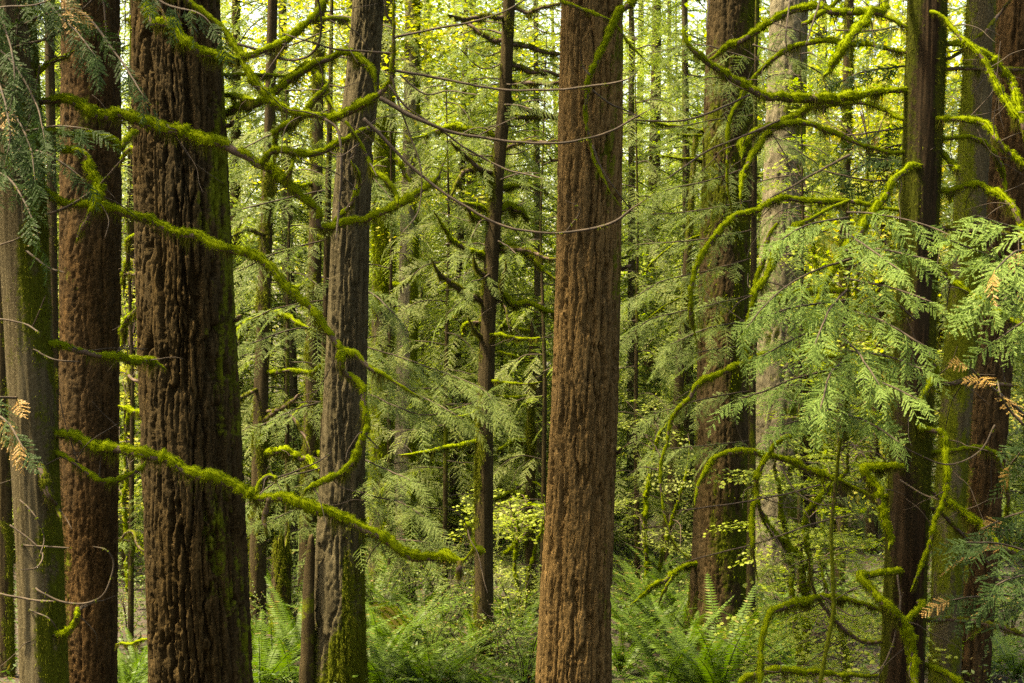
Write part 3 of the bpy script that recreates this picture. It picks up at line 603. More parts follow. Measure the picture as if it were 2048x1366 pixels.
# ------------------------------------------------------------------ branches of the thin dark hemlock
for pts, k in (([(1009,34,5),(972,34,5),(920,35,3)],'d'), ([(1006,80,5),(972,70,5),(937,48,3)],'d'), ([(1027,88,5),(1065,93,5),(1116,108,3)],'d'), ([(1027,128,5),(1070,140,5),(1116,152,3)],'d'), ([(1023,165,5),(1070,166,5),(1116,165,3)],'d'),
    ([(1020,200,5),(1058,217,5),(1096,232,3)],'d'), ([(1020,236,5),(1070,234,4),(1116,235,3)],'d'), ([(992,276,5),(944,258,6),(892,255,6),(841,273,3)],'m'), ([(989,345,5),(954,334,5),(920,303,3)],'d'), ([(985,350,4),(940,340,5),(915,362,4),(903,386,3)],'d'),
    ([(984,448,5),(960,440,8),(937,420,4)],'m'), ([(990,430,6),(1012,414,9),(1036,420,8),(1052,436,4)],'m'), ([(975,512,6),(937,500,6),(903,478,5),(880,446,3)],'m'), ([(979,562,5),(956,545,5),(949,524,3)],'d'), ([(968,602,6),(927,585,7),(896,564,5),(874,537,3)],'d'),
    ([(961,644,4),(941,642,5),(930,652,5),(926,668,3)],'m'), ([(965,678,4),(948,660,4),(940,645,2)],'d'), ([(996,498,5),(1047,503,5),(1109,516,3)],'d'), ([(1000,490,4),(1040,496,5),(1062,516,5),(1106,553,3)],'m'), ([(988,591,6),(1040,602,7),(1099,622,4)],'m'),
    ([(1000,596,4),(1002,575,5),(1008,543,3)],'d'), ([(1002,596,3),(1010,612,3),(1019,650,2)],'d'), ([(1013,10,4),(1060,20,4),(1110,10,3)],'d'), ([(975,668,4),(1010,672,4),(1058,678,3)],'m'), ([(985,420,4),(950,410,5),(930,405,3)],'m'),
    ([(960,820,3),(920,835,3),(870,830,2)],'m'), ([(972,760,3),(1010,765,3),(1060,768,2)],'m'), ([(966,885,5),(910,893,5),(834,908,3)],'m'), ([(972,1010,3),(1010,990,3),(1040,975,2)],'m'), ([(1000,300,4),(1050,285,4),(1100,283,3)],'d'), ([(992,380,4),(1040,372,4),(1080,380,2)],'m')):
    e_ = pts[-1]; d_ = (e_[0] - pts[-2][0], e_[1] - pts[-2][1]); pts = [(x, y, r * 1.2) for x, y, r in pts] + [(e_[0] + d_[0] * .5, e_[1] + d_[1] * .5 - 6, 1.6)]
    B(E, pts, [25.5, 25.2 + E.rng.uniform(-.7, .7)], k, beard=1.2)
for _ in range(30):
    z = E.rng.uniform(40, 620); x0 = np.interp(z, [0, 620], [1018, 978]); sd = E.rng.choice([-1, 1]); L = E.rng.uniform(40, 110)
    b_ = B(E, [(x0, z, 1.8), (x0 + sd * L * .5, z + E.rng.uniform(-14, 14), 1.5), (x0 + sd * L, z + E.rng.uniform(-30, 40), 1)], [25.5, 25.5 + E.rng.uniform(-1, 1)], 't')
    sprays(E, b_, HEML, .28, .8, .3, .4, .6, 'hemlock_leaf')

# ------------------------------------------------------------------ moss hung on the central fir, fallen limb and stubs
B(F_, [(1216,-70,8),(1262,-12,9),(1247,24,10),(1219,62,9),(1195,103,8),(1183,148,7),(1176,193,6),(1175,248,5),(1182,293,4),(1192,330,4),(1213,372,3),(1240,413,2)], [19.5, 19.2, 19.2], dens=1.3)
B(F_, [(1190,-40,5),(1123,-2,5),(1164,17,5),(1206,38,4),(1230,52,4),(1262,90,3),(1300,130,2)], [19.6, 19.3], 'm')
for pts in ([(1185,290,2),(1200,330,1.8),(1225,372,1.6),(1262,420,1.3)], [(1180,150,2),(1166,130,1.6),(1160,100,1.2)], [(1185,180,2),(1215,205,2),(1260,225,1.6),(1290,238,1.2)]): B(F_, pts, 19.1, 't', root=False)
for pts in ([(1240,538,5),(1254,534,4),(1262,530,2.5)], [(1112,322,4),(1104,318,3),(1098,312,2)], [(1228,905,4.5),(1238,902,3.5),(1246,896,2)]): B(F_, pts, [20, 19.75], 'd', beard=0, dens=.5)
for pts in ([(462,640,6),(474,636,5),(482,630,3)], [(290,905,6),(280,900,4),(272,892,2.5)], [(455,250,6),(464,244,4),(470,238,2.5)]): B(C_, pts, [16.6, 16.1], 'd', beard=0, dens=.4)
for pts in ([(236,560,4),(243,556,3),(249,550,2)], [(122,690,5),(115,686,3.5),(110,680,2)]): B(Bt, pts, [17.8, 17.4], 'd', beard=0, dens=.4)
B(G, [(1384,1128,6),(1350,1146,7),(1318,1164,7),(1290,1186,5),(1262,1212,3)], [25.8, 25.2], beard=.6)
B(G, [(1345,1150,4),(1330,1180,4),(1318,1208,2)], 25.4, root=False, beard=.6)
for pts in ([(1425,278,3),(1390,270,3),(1330,268,2)], [(1420,322,4),(1370,320,4),(1325,312,2)], [(1420,262,4),(1360,255,4),(1280,240,2)], [(1408,470,3),(1340,495,3),(1290,540,2)], [(1405,590,3),(1350,600,2),(1290,640,1.5)]): B(G, pts, [26, 25.6], 'm', beard=.6)

# ------------------------------------------------------------------ mossy limbs beside the broad dark fir, on the poles and the sapling
for pts, be in (([(447,225,9),(482,213,10),(527,202,10),(557,179,10),(592,155,10),(630,134,9),(671,116,9),(703,111,9),(727,127,9),(745,155,8),(751,186,4)], .5), ([(450,190,6),(482,196,7),(510,198,4)], .5), ([(560,150,4),(610,131,7),(638,155,8),(655,186,7),(669,220,4)], 1.2)):
    B(C_, pts, [16.8, 16.4, 16.2], 'm', beard=be, jit=.1)
for pts, k in (([(290,470,5),(262,476,6),(252,540,7),(247,596,3)],'m'), ([(300,590,7),(272,622,9),(252,660,9),(243,700,4)],'m'), ([(290,550,4),(262,545,4),(240,548,3)],'d'), ([(290,828,5),(262,818,6),(238,812,4)],'m'), ([(270,760,4),(258,735,5),(262,790,4)],'d'), ([(290,1105,3),(265,1062,4),(240,1080,3)],'d'), ([(300,1280,3),(265,1285,4),(232,1290,2)],'m'), ([(290,330,4),(262,300,6),(240,330,4)],'m'), ([(290,20,5),(262,40,6),(245,40,4)],'m')):
    B(C_, pts, [16.9, 17.4], k, beard=.7)
for pts, k, be in (([(530,628,5),(505,640,7),(485,655,7),(476,680,3)],'m',.4), ([(530,624,5),(548,622,6),(585,643,6),(625,658,3)],'m',.4), ([(522,741,6),(585,743,6),(626,742,6),(650,728,5),(668,710,3)],'m',.4), ([(520,820,4),(568,826,5),(597,848,4),(620,900,2)],'d',.3), ([(520,850,5),(562,818,6),(602,790,4)],'d',.3), ([(518,920,7),(545,905,9),(575,902,10),(605,914,9),(640,940,4)],'m',.6), ([(524,640,4),(495,660,4),(480,640,2)],'d',.3), ([(520,780,4),(490,790,5),(465,800,3)],'d',.5), ([(516,1200,4),(490,1190,5),(470,1215,3)],'m',.6), ([(532,470,4),(500,460,5),(465,470,3)],'d',.6)):
    B(K1, pts, [27, 26.2], k, beard=be)
for pts in ([(1060,662,4),(1025,655,5),(992,640,3)], [(1060,720,4),(1030,715,4),(995,700,2)], [(1060,790,4),(1020,795,5),(985,790,3)], [(1060,880,4),(1027,884,6),(992,902,3)], [(1061,1066,4),(1022,1092,6),(996,1128,3)], [(1060,960,4),(1090,975,4),(1110,960,2)], [(1062,1000,4),(1030,985,4),(1000,990,2)]):
    B(K7, pts, [30, 29.6], 'm', beard=.8)
for pts in ([(618,560,5),(590,575,5),(560,560,3)], [(620,900,5),(650,910,5),(675,930,3)], [(622,800,4),(600,815,4),(580,840,2)], [(628,470,4),(655,480,4),(680,505,2)], [(634,360,4),(600,372,4),(570,360,2)]): B(K2, pts, [31, 30.4], 'm', beard=.9)
for pts in ([(766,560,6),(790,570,7),(820,560,4)], [(764,420,5),(735,430,6),(700,420,3)], [(768,300,6),(800,330,6),(830,380,3)]): B(K4, pts, [33, 32.5], 'm', beard=1.0)

# ------------------------------------------------------------------ branches of the dark slim cedar
HB = [([(1830,180,7),(1778,184,8),(1727,191,10),(1675,198,13),(1623,202,14),(1572,199,13),(1520,186,12),(1479,165,11),(1437,141,9),(1403,114,8),(1378,85,7),(1368,58,7),(1366,48,3)], [15,14.6,14.4], 'm', .35),
 ([(1813,55,5),(1761,31,7),(1692,21,10),(1641,15,10),(1589,24,10),(1537,46,9),(1486,77,9),(1434,108,8),(1414,120,4)], [15,15.3,15.2], 'm', .3),
 ([(1603,48,5),(1625,40,6),(1641,28,7),(1675,3,6),(1690,-20,4)], [15.2,15.1], 'm', .3),
 ([(1819,104,5),(1761,93,6),(1709,86,7),(1658,83,7),(1606,89,7),(1572,103,7),(1537,131,6),(1506,162,6),(1486,193,6),(1465,234,6),(1457,275,5),(1453,320,4),(1455,372,4),(1466,432,2)], [15,15.5,15.4], 'm', .5),
 ([(1790,-60,8),(1768,-2,10),(1744,32,11),(1709,70,11),(1678,110,11),(1655,142,10),(1646,152,4)], [14.9,14,13.7], 'm', .2),
 ([(1809,238,6),(1778,221,6),(1727,205,6),(1658,213,7),(1616,221,9),(1572,238,9),(1541,262,8),(1513,296,8),(1493,341,7),(1482,385,5),(1480,430,2)], [15,15.6,15.3], 'm', .5),
 ([(1830,304,4),(1761,300,5),(1692,277,6),(1641,258,7),(1589,251,8),(1537,253,8),(1503,265,10),(1487,288,10),(1483,308,8),(1482,318,3)], [15,14.6,14.5], 'm', .4),
 ([(1795,421,5),(1727,410,6),(1658,402,7),(1589,396,8),(1537,406,8),(1486,427,8),(1450,452,8),(1424,481,8),(1398,519,8),(1385,570,7),(1384,605,5),(1385,628,9),(1387,645,7),(1394,690,2)], [15,14.7,14.6], 'm', .4),
 ([(1700,400,4),(1610,440,6),(1585,460,10),(1554,498,10),(1534,543,9),(1517,577,9),(1503,622,8),(1496,663,8),(1493,718,6),(1494,735,3)], [14.6,14,13.9], 'm', .3),
 ([(1560,440,3),(1541,471,6),(1527,515,7),(1513,564,6),(1505,590,3)], [14.2,14.2], 'm', .3),
 ([(1700,580,5),(1644,584,8),(1589,588,8),(1554,608,9),(1527,636,9),(1513,677,8),(1503,722,4)], [14.6,14.2,14.1], 'm', .4),
 ([(1790,720,5),(1690,712,6),(1585,705,7),(1541,705,7),(1493,725,8),(1444,743,8),(1400,767,8),(1365,808,7),(1346,838,6),(1333,875,5),(1324,925,4),(1322,985,4),(1332,1045,3),(1352,1092,3),(1384,1118,2)], [15,14.6,14.5], 'm', .4),
 ([(1751,990,5),(1692,968,6),(1641,948,8),(1589,927,8),(1544,913,8),(1496,903,9),(1451,904,8),(1420,924,7),(1401,958,6),(1392,992,5),(1390,1012,2)], [15,14.5,14.4], 'm', .35),
 ([(1538,908,7),(1520,941,8),(1510,982,7),(1505,1034,7),(1505,1082,6),(1510,1120,4),(1515,1155,2)], [14.5,14.4], 'm', .4),
 ([(1800,930,9),(1760,936,9),(1735,943,11),(1744,972,12),(1762,1006,12),(1775,1044,11),(1780,1078,7),(1778,1100,3)], [14.8,14.4], 'm', .6),
 ([(1790,1140,8),(1745,1148,9),(1722,1152,10),(1744,1172,11),(1768,1200,11),(1792,1233,13),(1818,1271,13),(1829,1309,13),(1826,1343,12),(1836,1400,8)], [14.8,14.3,14.2], 'm', .5),
 ([(1757,1288,5),(1720,1278,5),(1685,1254,5),(1658,1226,4),(1634,1192,4),(1620,1151,3),(1616,1100,2)], [15,14.6], 'd', .6),
 ([(1780,1225,5),(1700,1200,6),(1650,1193,8),(1620,1197,9),(1585,1206,11),(1554,1226,10),(1531,1261,8),(1522,1299,8),(1521,1343,8),(1521,1400,6)], [15,14.4,14.2], 'm', .9),
 ([(1757,1351,5),(1675,1347,6),(1606,1340,8),(1554,1338,9),(1513,1347,8),(1482,1368,7),(1470,1400,4)], [15,14.3], 'm', .3),
 ([(1895,91,7),(1926,88,8),(1954,97,9),(1985,121,10),(2012,155,10),(2029,193,10),(2040,232,9),(2052,290,6)], [15,14.6], 'm', .3),
 ([(1864,24,5),(1899,45,6),(1926,76,8),(1961,114,9),(1992,165,9),(2019,213,9),(2042,257,8),(2060,300,5)], [14.8,14.2], 'm', .5),
 ([(1864,237,6),(1916,238,8),(1961,248,9),(1992,275,9),(2023,306,9),(2052,338,8)], [14.9,14.4], 'm', .4),
 ([(1895,280,5),(1940,274,6),(1974,286,7),(1998,317,7),(2008,361,6),(2012,390,3)], [15,15.2], 'm', .5),
 ([(1885,383,6),(1926,374,8),(1967,373,9),(2002,389,10),(2029,420,10),(2044,456,8),(2048,480,4)], [15,14.5], 'm', .6),
 ([(1885,305,8),(1905,325,9),(1914,342,7)], [15,14.8], 'm', .4), ([(1888,139,5),(1950,138,5),(2002,139,6),(2060,139,5)], [15,15.3], 'd', .4),
 ([(1895,118,4),(1940,90,4),(1974,58,5),(1998,28,4),(2022,-4,4)], [15,15.2], 'd', .2), ([(1878,536,6),(1912,564,8),(1947,595,8),(1978,615,8),(1992,625,8),(2023,639,8),(2056,654,7)], [15,14.4], 'm', .4),
 ([(1978,615,6),(2002,611,4),(2019,590,2)], [14.5,14.4], 'd', .3), ([(1830,812,7),(1852,786,9),(1866,757,9),(1862,732,7),(1855,715,3)], [14.7,14.5], 'm', .3),
 ([(1840,858,8),(1878,866,9),(1894,884,9),(1896,913,8),(1892,965,8),(1878,1023,7),(1857,1089,7),(1840,1130,6),(1823,1184,4)], [14.8,14.3], 'm', .5),
 ([(1857,982,7),(1888,1003,9),(1933,1027,10),(1967,1054,10),(2002,1082,11),(2052,1111,9)], [15,14.5], 'm', .5), ([(1864,1016,5),(1899,1044,5),(1933,1082,5),(1943,1105,3)], [15,15.2], 'd', .4),
 ([(1864,905,5),(1933,899,6),(1978,902,7),(2002,928,7),(2012,965,7),(2014,1010,6),(2010,1045,3)], [15,15.4], 'm', .6), ([(1854,1244,5),(1916,1240,7),(1985,1250,7),(2056,1275,6)], [15,14.8], 'd', .5),
 ([(1844,1326,6),(1878,1343,8),(1915,1366,7),(1940,1400,5)], [15,14.6], 'm', .4), ([(1878,767,5),(1933,763,6),(2002,770,5),(2040,772,3)], [15,15.3], 'd', .4),
 ([(1826,332,8),(1795,361,10),(1761,406,10),(1727,456,10),(1700,490,10),(1675,526,9),(1651,570,9),(1616,632,6)], [14.7,13.9], 'm', .4), ([(1885,455,6),(1940,460,7),(2000,470,6),(2050,480,5)], [15,14.8], 'd', .5),
 ([(1610,870,5),(1568,874,6),(1545,896,7),(1538,908,5)], [14.4,14.4], 'm', .3), ([(1845,1210,7),(1822,1230,8),(1808,1262,8),(1815,1300,8),(1830,1340,5)], [14.7,14.4], 'm', .4)]
for n_, (pts, Y, k, be) in enumerate(HB):
    x0 = pts[0][0]; B(H, pts, Y, k, root=x0 > 1740 and x0 < 1920, beard=be)
for pts in ([(1800,960,2.4),(1840,985,2),(1880,1000,1.6)], [(1990,850,2.2),(1960,900,2),(1900,930,1.8),(1830,905,1.6),(1790,880,1.2)], [(1560,930,2),(1590,980,1.8),(1640,1010,1.6),(1680,1005,1.2)], [(1700,1030,2),(1620,1050,1.8),(1500,1090,1.6),(1420,1110,1.4),(1350,1130,1.2)],
            [(1640,970,2),(1560,990,1.8),(1480,1005,1.6),(1350,1022,1.4)], [(1830,640,2),(1780,600,1.8),(1700,575,1.4)], [(1500,190,2.4),(1420,225,2.2),(1350,242,2),(1250,240,1.6)], [(1560,240,2.4),(1470,280,2.2),(1400,310,2),(1330,360,1.6)], [(1700,310,3),(1640,340,2.6),(1590,370,2.4),(1540,395,2)],
            [(1815,500,2),(1740,520,2),(1690,540,1.6)], [(1795,1150,2.2),(1800,1220,2),(1780,1300,2),(1760,1340,1.6),(1740,1350,1.2)], [(1640,1190,2),(1700,1230,1.6),(1740,1225,1.2)], [(1580,0,2),(1572,60,1.8),(1574,104,1.4)], [(1640,0,2),(1625,50,1.8),(1612,90,1.4)], [(1420,-10,2.4),(1416,30,2),(1412,62,1.6)]):
    B(H, pts, [14.6, 14.2], 't', root=False)
for pts in ([(1840,250,2.4),(1760,262,2),(1690,270,1.8)], [(1840,350,2.4),(1740,360,2),(1640,340,1.8)], [(1840,130,2.4),(1740,140,2),(1660,170,1.8)], [(1845,330,2.4),(1760,320,2),(1690,345,1.4)], [(1860,300,2),(1800,290,2),(1740,310,1.6)], [(1840,40,2),(1750,60,2),(1660,60,1.5)]):
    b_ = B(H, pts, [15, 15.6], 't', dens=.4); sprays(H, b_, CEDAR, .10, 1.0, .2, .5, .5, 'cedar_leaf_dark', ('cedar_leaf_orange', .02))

def fine_twigs(T, n, lo=.012):
    rng = T.rng; Ls = [l for l in T.limbs if len(l[1]) > 20]
    for k in range(n):
        ob, C, R = Ls[rng.integers(len(Ls))]; i0 = int(rng.uniform(.2, .95) * (len(C) - 2)); t_ = norm(C[i0 + 1] - C[i0]); p = C[i0].copy(); d = norm(t_ * rng.uniform(.2, 1) + rng.normal(size=3) * [.7, .5, .7]); L = rng.uniform(.25, .85); pts = [p]
        for i in range(5): d = norm(d + rng.normal(size=3) * .22 + [0, 0, -.06]); pts.append(pts[-1] + d * L / 5)
        c = catmull(np.array(pts), 4); V, F, _ = tube(c, np.linspace(.0055, .0018, len(c)), 4); o = link('twig', mesh('twig', V, F, 'twig_wood', True), ob)
fine_twigs(H, 60); fine_twigs(A, 36); fine_twigs(E, 24); fine_twigs(K1, 10); fine_twigs(G, 8); fine_twigs(C_, 6)

# ------------------------------------------------------------------ young cedars and hemlocks with their sprays
YC = make_tree('young_cedar', 'bright green young cedar spreading flat sprays before the dark slim cedar', 'tree', [(1697, 410, 2.5), (1702, 520, 4), (1688, 640, 5), (1698, 780, 6), (1678, 900, 6.5), (1662, 1060, 7), (1668, 1220, 8), (1640, 1366, 9)], 13.6, 0, 'hemlock_bark', 'cedar', .003, .05, .012, 31, mside(.2, .3, .5, 31), shag=1800, shaglen=.016)
for pts, yy in (([(1696,425),(1760,430),(1850,450),(1905,472)],13), ([(1696,435),(1620,448),(1560,480)],12.8), ([(1694,500),(1760,498),(1860,520)],13), ([(1694,520),(1610,550),(1540,600),(1490,660)],12.8), ([(1694,556),(1780,575),(1865,605)],12.9), ([(1694,620),(1760,640),(1850,690)],12.8),
    ([(1692,650),(1600,672),(1520,715)],12.8), ([(1690,735),(1600,755),(1520,785),(1470,800)],12.8), ([(1690,755),(1760,765),(1840,800)],12.8), ([(1688,800),(1640,828),(1560,850)],12.8), ([(1688,825),(1740,848),(1800,885)],12.9), ([(1690,680),(1720,710),(1760,770)],12.5), ([(1694,580),(1660,620),(1630,690)],12.5),
    ([(1694,470),(1730,490),(1800,540)],12.6), ([(1690,720),(1660,750),(1640,820)],12.4), ([(1694,600),(1590,615),(1510,640)],13), ([(1690,700),(1780,715),(1850,740)],13.1)):
    b_ = B(YC, [(x, y, 2.4 - .35 * i) for i, (x, y) in enumerate(pts)], [13.6, (13.6 + yy) / 2, yy], 't', dens=.15, jit=.05)
    sprays(YC, b_, CEDAR, .080, .90, .20, .48, .45, None, ('cedar_leaf_orange', .014), face=.9)
YE = make_tree('young_cedar', 'young cedar reaching in from the edge with an orange withered spray', 'tree', [(2120, 300, 8), (2122, 800, 13), (2124, 1366, 18)], 13.2, 7.2, 'cedar_red_bark', 'cedar', .004, .05, .012, 32)
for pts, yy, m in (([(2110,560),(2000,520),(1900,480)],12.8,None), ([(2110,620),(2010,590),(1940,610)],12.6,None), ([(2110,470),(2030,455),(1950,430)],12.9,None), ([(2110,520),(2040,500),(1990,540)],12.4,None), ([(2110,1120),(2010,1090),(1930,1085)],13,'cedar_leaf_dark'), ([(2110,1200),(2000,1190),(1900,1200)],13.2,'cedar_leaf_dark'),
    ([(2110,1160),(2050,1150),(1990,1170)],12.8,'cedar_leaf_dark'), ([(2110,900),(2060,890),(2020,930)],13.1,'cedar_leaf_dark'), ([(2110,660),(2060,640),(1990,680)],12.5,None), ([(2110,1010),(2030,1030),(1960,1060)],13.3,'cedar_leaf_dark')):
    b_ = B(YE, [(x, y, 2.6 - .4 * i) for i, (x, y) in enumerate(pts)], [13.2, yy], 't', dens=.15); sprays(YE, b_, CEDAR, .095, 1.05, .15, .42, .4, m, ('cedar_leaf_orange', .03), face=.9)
b_ = B(YE, [(2110,880,7),(2048,830,5),(2010,800,4),(1970,765,3),(1940,735,2)], [13.2, 12.3], 't'); sprays(YE, b_, CEDAR[:2], .20, .8, .55, .4, .1, 'cedar_leaf_orange', face=1.2)
B(YE, [(2048,850,3),(2020,820,2.6),(2000,790,2),(1995,760,1.5)], 12.4, 't', root=False)

JH = make_tree('young_hemlock', 'young hemlock with feathery blue-green boughs beside the split-base fir', 'tree', [(662, 120, 9), (655, 450, 14), (648, 900, 18), (644, 1366, 22)], 23.4, 10, 'hemlock_bark', 'cedar', .005, .05, .014, 33, mside(.2, .2, .3, 33))
for pts, yy in (([(648,650),(720,688),(800,715),(880,742),(960,775),(992,810)],21.2), ([(648,690),(740,735),(830,785),(930,840)],21.5), ([(648,655),(580,660),(495,690)],22.5), ([(645,935),(560,960),(485,1015)],22.8), ([(645,945),(720,985),(800,1005),(850,1035)],21), ([(650,480),(570,500),(480,540)],22.6), ([(650,555),(740,585),(800,640)],22),
    ([(652,380),(560,400),(470,420)],22.6), ([(655,300),(730,340),(800,420)],22.3), ([(645,1040),(720,1070),(860,1085)],21.2), ([(650,600),(560,615),(500,640)],22.8), ([(655,220),(560,260),(480,300)],22.6), ([(656,170),(740,190),(830,240)],22.4), ([(645,1000),(590,1020),(520,1050)],22.4), ([(648,760),(740,790),(850,830),(960,800)],21.4), ([(650,800),(590,820),(520,850)],23), ([(657,110),(720,120),(800,160)],22.6), ([(660,60),(580,90),(500,120)],22.6), ([(660,30),(730,40),(800,60)],22.6), ([(645,880),(730,920),(820,960)],21.4)):
    b_ = B(JH, [(x, y, 1.9 - .25 * i) for i, (x, y) in enumerate(pts)], [23.4, (23.4 + yy) / 2, yy], 't', dens=.15); sprays(JH, b_, HEML, .125, .95, .15, .35, .28, None, None, face=.45)
LH = make_tree('young_hemlock', 'young hemlock spreading flat boughs in front of the flared mossy fir', 'tree', [(1512, 60, 6), (1508, 450, 12), (1504, 900, 16), (1500, 1330, 20)], 25, 10, 'hemlock_bark', 'cedar', .005, .05, .014, 34, mside(.2, .2, .3, 34))
for pts, yy in (([(1506,590),(1400,615),(1300,640),(1240,690)],24), ([(1506,515),(1420,540),(1330,560),(1260,600)],24.2), ([(1505,690),(1420,700),(1330,720)],24), ([(1507,330),(1420,360),(1330,380)],24.4), ([(1508,180),(1460,160),(1370,150)],24), ([(1505,780),(1400,800),(1300,830)],24.6), ([(1507,400),(1400,420),(1300,430)],24.4), ([(1507,260),(1560,280),(1640,330)],24.4),
    ([(1508,120),(1400,90),(1290,110)],24.6), ([(1506,640),(1420,655),(1340,690)],23.8), ([(1506,560),(1560,570),(1620,600)],24.4), ([(1505,880),(1420,890),(1310,900)],24.8), ([(1508,230),(1430,240),(1320,260)],24.8), ([(1508,90),(1570,110),(1650,150)],24.6), ([(1507,460),(1390,480),(1270,490)],24.8)):
    b_ = B(LH, [(x, y, 1.7 - .25 * i) for i, (x, y) in enumerate(pts)], [25, yy], 't', dens=.15); sprays(LH, b_, HEML, .135, .95, .15, .35, .3, None, None, face=.45)

def filler_hemlock(label, px, Y, top, n, seed, mat, reach=(.7, 1.7)):
    T = make_tree('young_hemlock', label, 'tree', [(px + (seed * 7) % 23 - 11, top, 1.6), (px + (seed * 5) % 17 - 8, 450, 5), (px + (seed * 3) % 11 - 5, 760, 8), (px, 1180, 12)], Y, 0, 'hemlock_bark', 'cedar', .004, .06, .016, seed, mside(.2, .2, .3, seed)); rng = T.rng
    for k in range(n):
        py = top + (1190 - top) * (k + rng.random()) / n; a = rng.uniform(-.75, .75) if k % 2 else math.pi + rng.uniform(-.75, .75); L = rng.uniform(*reach) * (.55 + .45 * k / n); c = at(px, py, Y); y1 = Y - abs(math.sin(a)) * L * (1 if rng.random() < .75 else -1)
        x1 = px + math.cos(a) * L / Y * FPX; b_ = B(T, [(px, py, 1.5), ((px + x1) / 2, py + rng.uniform(-10, 12), 1.2), (x1, py + rng.uniform(5, 55), .8)], [Y, y1], 't', dens=.1, jit=.05)
        sprays(T, b_, HEML, .15, 1.1, .15, .35, .3, mat, None, face=.5)
filler_hemlock('young hemlock with drooping sprays behind the thin mossy poles', 575, 29, 120, 24, 60, 'far_leaf')
filler_hemlock('pale feathery young hemlock between the mossed maples and the dark hemlock', 890, 30, 150, 24, 61, 'far_leaf')
filler_hemlock('young hemlock filling the gap just left of the central fir', 1085, 29, 60, 22, 62, 'far_leaf', (.6, 1.2))
filler_hemlock('young hemlock right behind the central fir', 1275, 30, 40, 24, 63, 'far_leaf', (.6, 1.5))
filler_hemlock('dark feathery young hemlock behind the arching mossy branches', 1600, 27, 60, 26, 64, 'hemlock_leaf', (.7, 1.5))
filler_hemlock('young hemlock squeezed in the gap left of the broad dark fir', 262, 25, 200, 18, 65, 'hemlock_leaf', (.4, .8))
filler_hemlock('young hemlock behind the two leaning trunks', 1990, 27, 250, 22, 66, 'hemlock_leaf', (.7, 1.3))
filler_hemlock('young hemlock before the yellow-mossed maple', 780, 31, 60, 20, 67, 'far_leaf', (.6, 1.3))

# ------------------------------------------------------------------ vine maples
def vine_maple(label, base_px, Y, stems, n, box, seed, twl=(.3, .8), mat=None, s=1.0):
    rng = np.random.default_rng(seed); b = at(base_px, 683, Y); b[2] = ghs(b[0], Y); T = Tree(); T.base = b; T.rng = rng; T.Y = Y
    T.root = thing('vine_maple', label, 'maple', b, 'vine maples in the understory'); tips = []; tw = []
    for pts in stems:
        ob, C, R = limb(T.root, pts, [Y, Y - .4], b, rng, 'm', 'stem', None, beard=.4); tips.append(C)
    C = np.vstack(tips)
    for k in range(n):
        p = at(rng.uniform(box[0], box[2]), rng.uniform(box[1], box[3]), Y + rng.uniform(-1.2, 1.2)) - b
        q = C[np.argmin(np.linalg.norm(C - p, axis=1) + rng.uniform(0, .4, len(C)))]
        a = rng.uniform(0, 6.28); x = np.array([math.cos(a), math.sin(a) * .8, rng.normal() * .12]); o = inst('leaf_spray', MAPLE[rng.integers(4)], T.root, p, x, np.array([0, -.35, 1]) + rng.normal(size=3) * .22, s * rng.uniform(.8, 1.3))
        tc = catmull(np.array([q, (p + q) / 2 + rng.normal(size=3) * .06 + [0, 0, .08], p]), 4); tw.append(tube(tc, np.linspace(.009, .003, len(tc)), 3)[:2])
        if mat: recolour(o, mat)
    Vt, Ft = join(tw); o = link('twigs', mesh('twigs', Vt, Ft, 'branch_wood'), T.root); o['kind'] = 'stuff'
    return T
vine_maple('yellow-green vine maple with crooked mossy stems between the flared fir and the dark cedar', 1600, 21, [[(1600,1330,8),(1585,1154,7),(1575,1102,6),(1561,1016,6),(1551,948,5),(1556,900,3)], [(1604,1330,8),(1606,1144,9),(1554,1075,8),(1520,1023,7),(1500,960,4)], [(1610,1330,8),(1618,1100,7),(1616,1030,8),(1640,1000,9),(1658,972,8),(1690,940,5),(1700,880,3)]], 90, (1515, 860, 1770, 1290), 41)
vine_maple('vivid vine maple leaves fanned out just left of the central fir', 1040, 27, [[(1044,1240,5),(1030,1120,5),(1036,1060,4),(1020,1010,3)], [(1046,1240,5),(1060,1130,4),(1090,1040,3)]], 26, (975, 985, 1100, 1070), 42)
vine_maple('pale vine maple in the gap between the central fir and the flared fir', 1300, 29, [[(1300,1220,6),(1290,1050,6),(1310,900,5),(1340,830,3)], [(1304,1220,6),(1330,1080,5),(1370,960,4),(1380,880,3)]], 60, (1235, 800, 1400, 1180), 43, mat='bright_leaf')
vine_maple('low vine maple behind the yellow-mossed maple', 790, 36, [[(790,1170,6),(800,1080,5),(850,1000,4)]], 34, (740, 960, 900, 1160), 44, s=1.2)
vine_maple('leafy vine maple low at the foot of the dark slim cedar', 1700, 18.5, [[(1700,1480,8),(1690,1300,7),(1660,1200,5),(1640,1120,3)]], 46, (1560, 1180, 1770, 1366), 45)
vine_maple('vine maple glowing in the narrow gap beside the broad dark fir', 255, 30, [[(256,1180,6),(250,950,5),(262,700,4)]], 46, (225, 380, 300, 1050), 46, mat='yellow_leaf', s=1.2)
vine_maple('bright vine maple behind the arching branches at mid height', 1640, 30, [[(1640,1210,7),(1650,800,6),(1620,400,5)], [(1642,1210,6),(1700,700,5),(1740,300,3)]], 120, (1510, 120, 1790, 860), 47, s=1.25)
vine_maple('yellow vine maple showing between the two leaning trunks', 1960, 29, [[(1930,1230,6),(1915,700,5),(1925,200,4)]], 44, (1885, 60, 2048, 900), 48, mat='yellow_leaf', s=1.2)

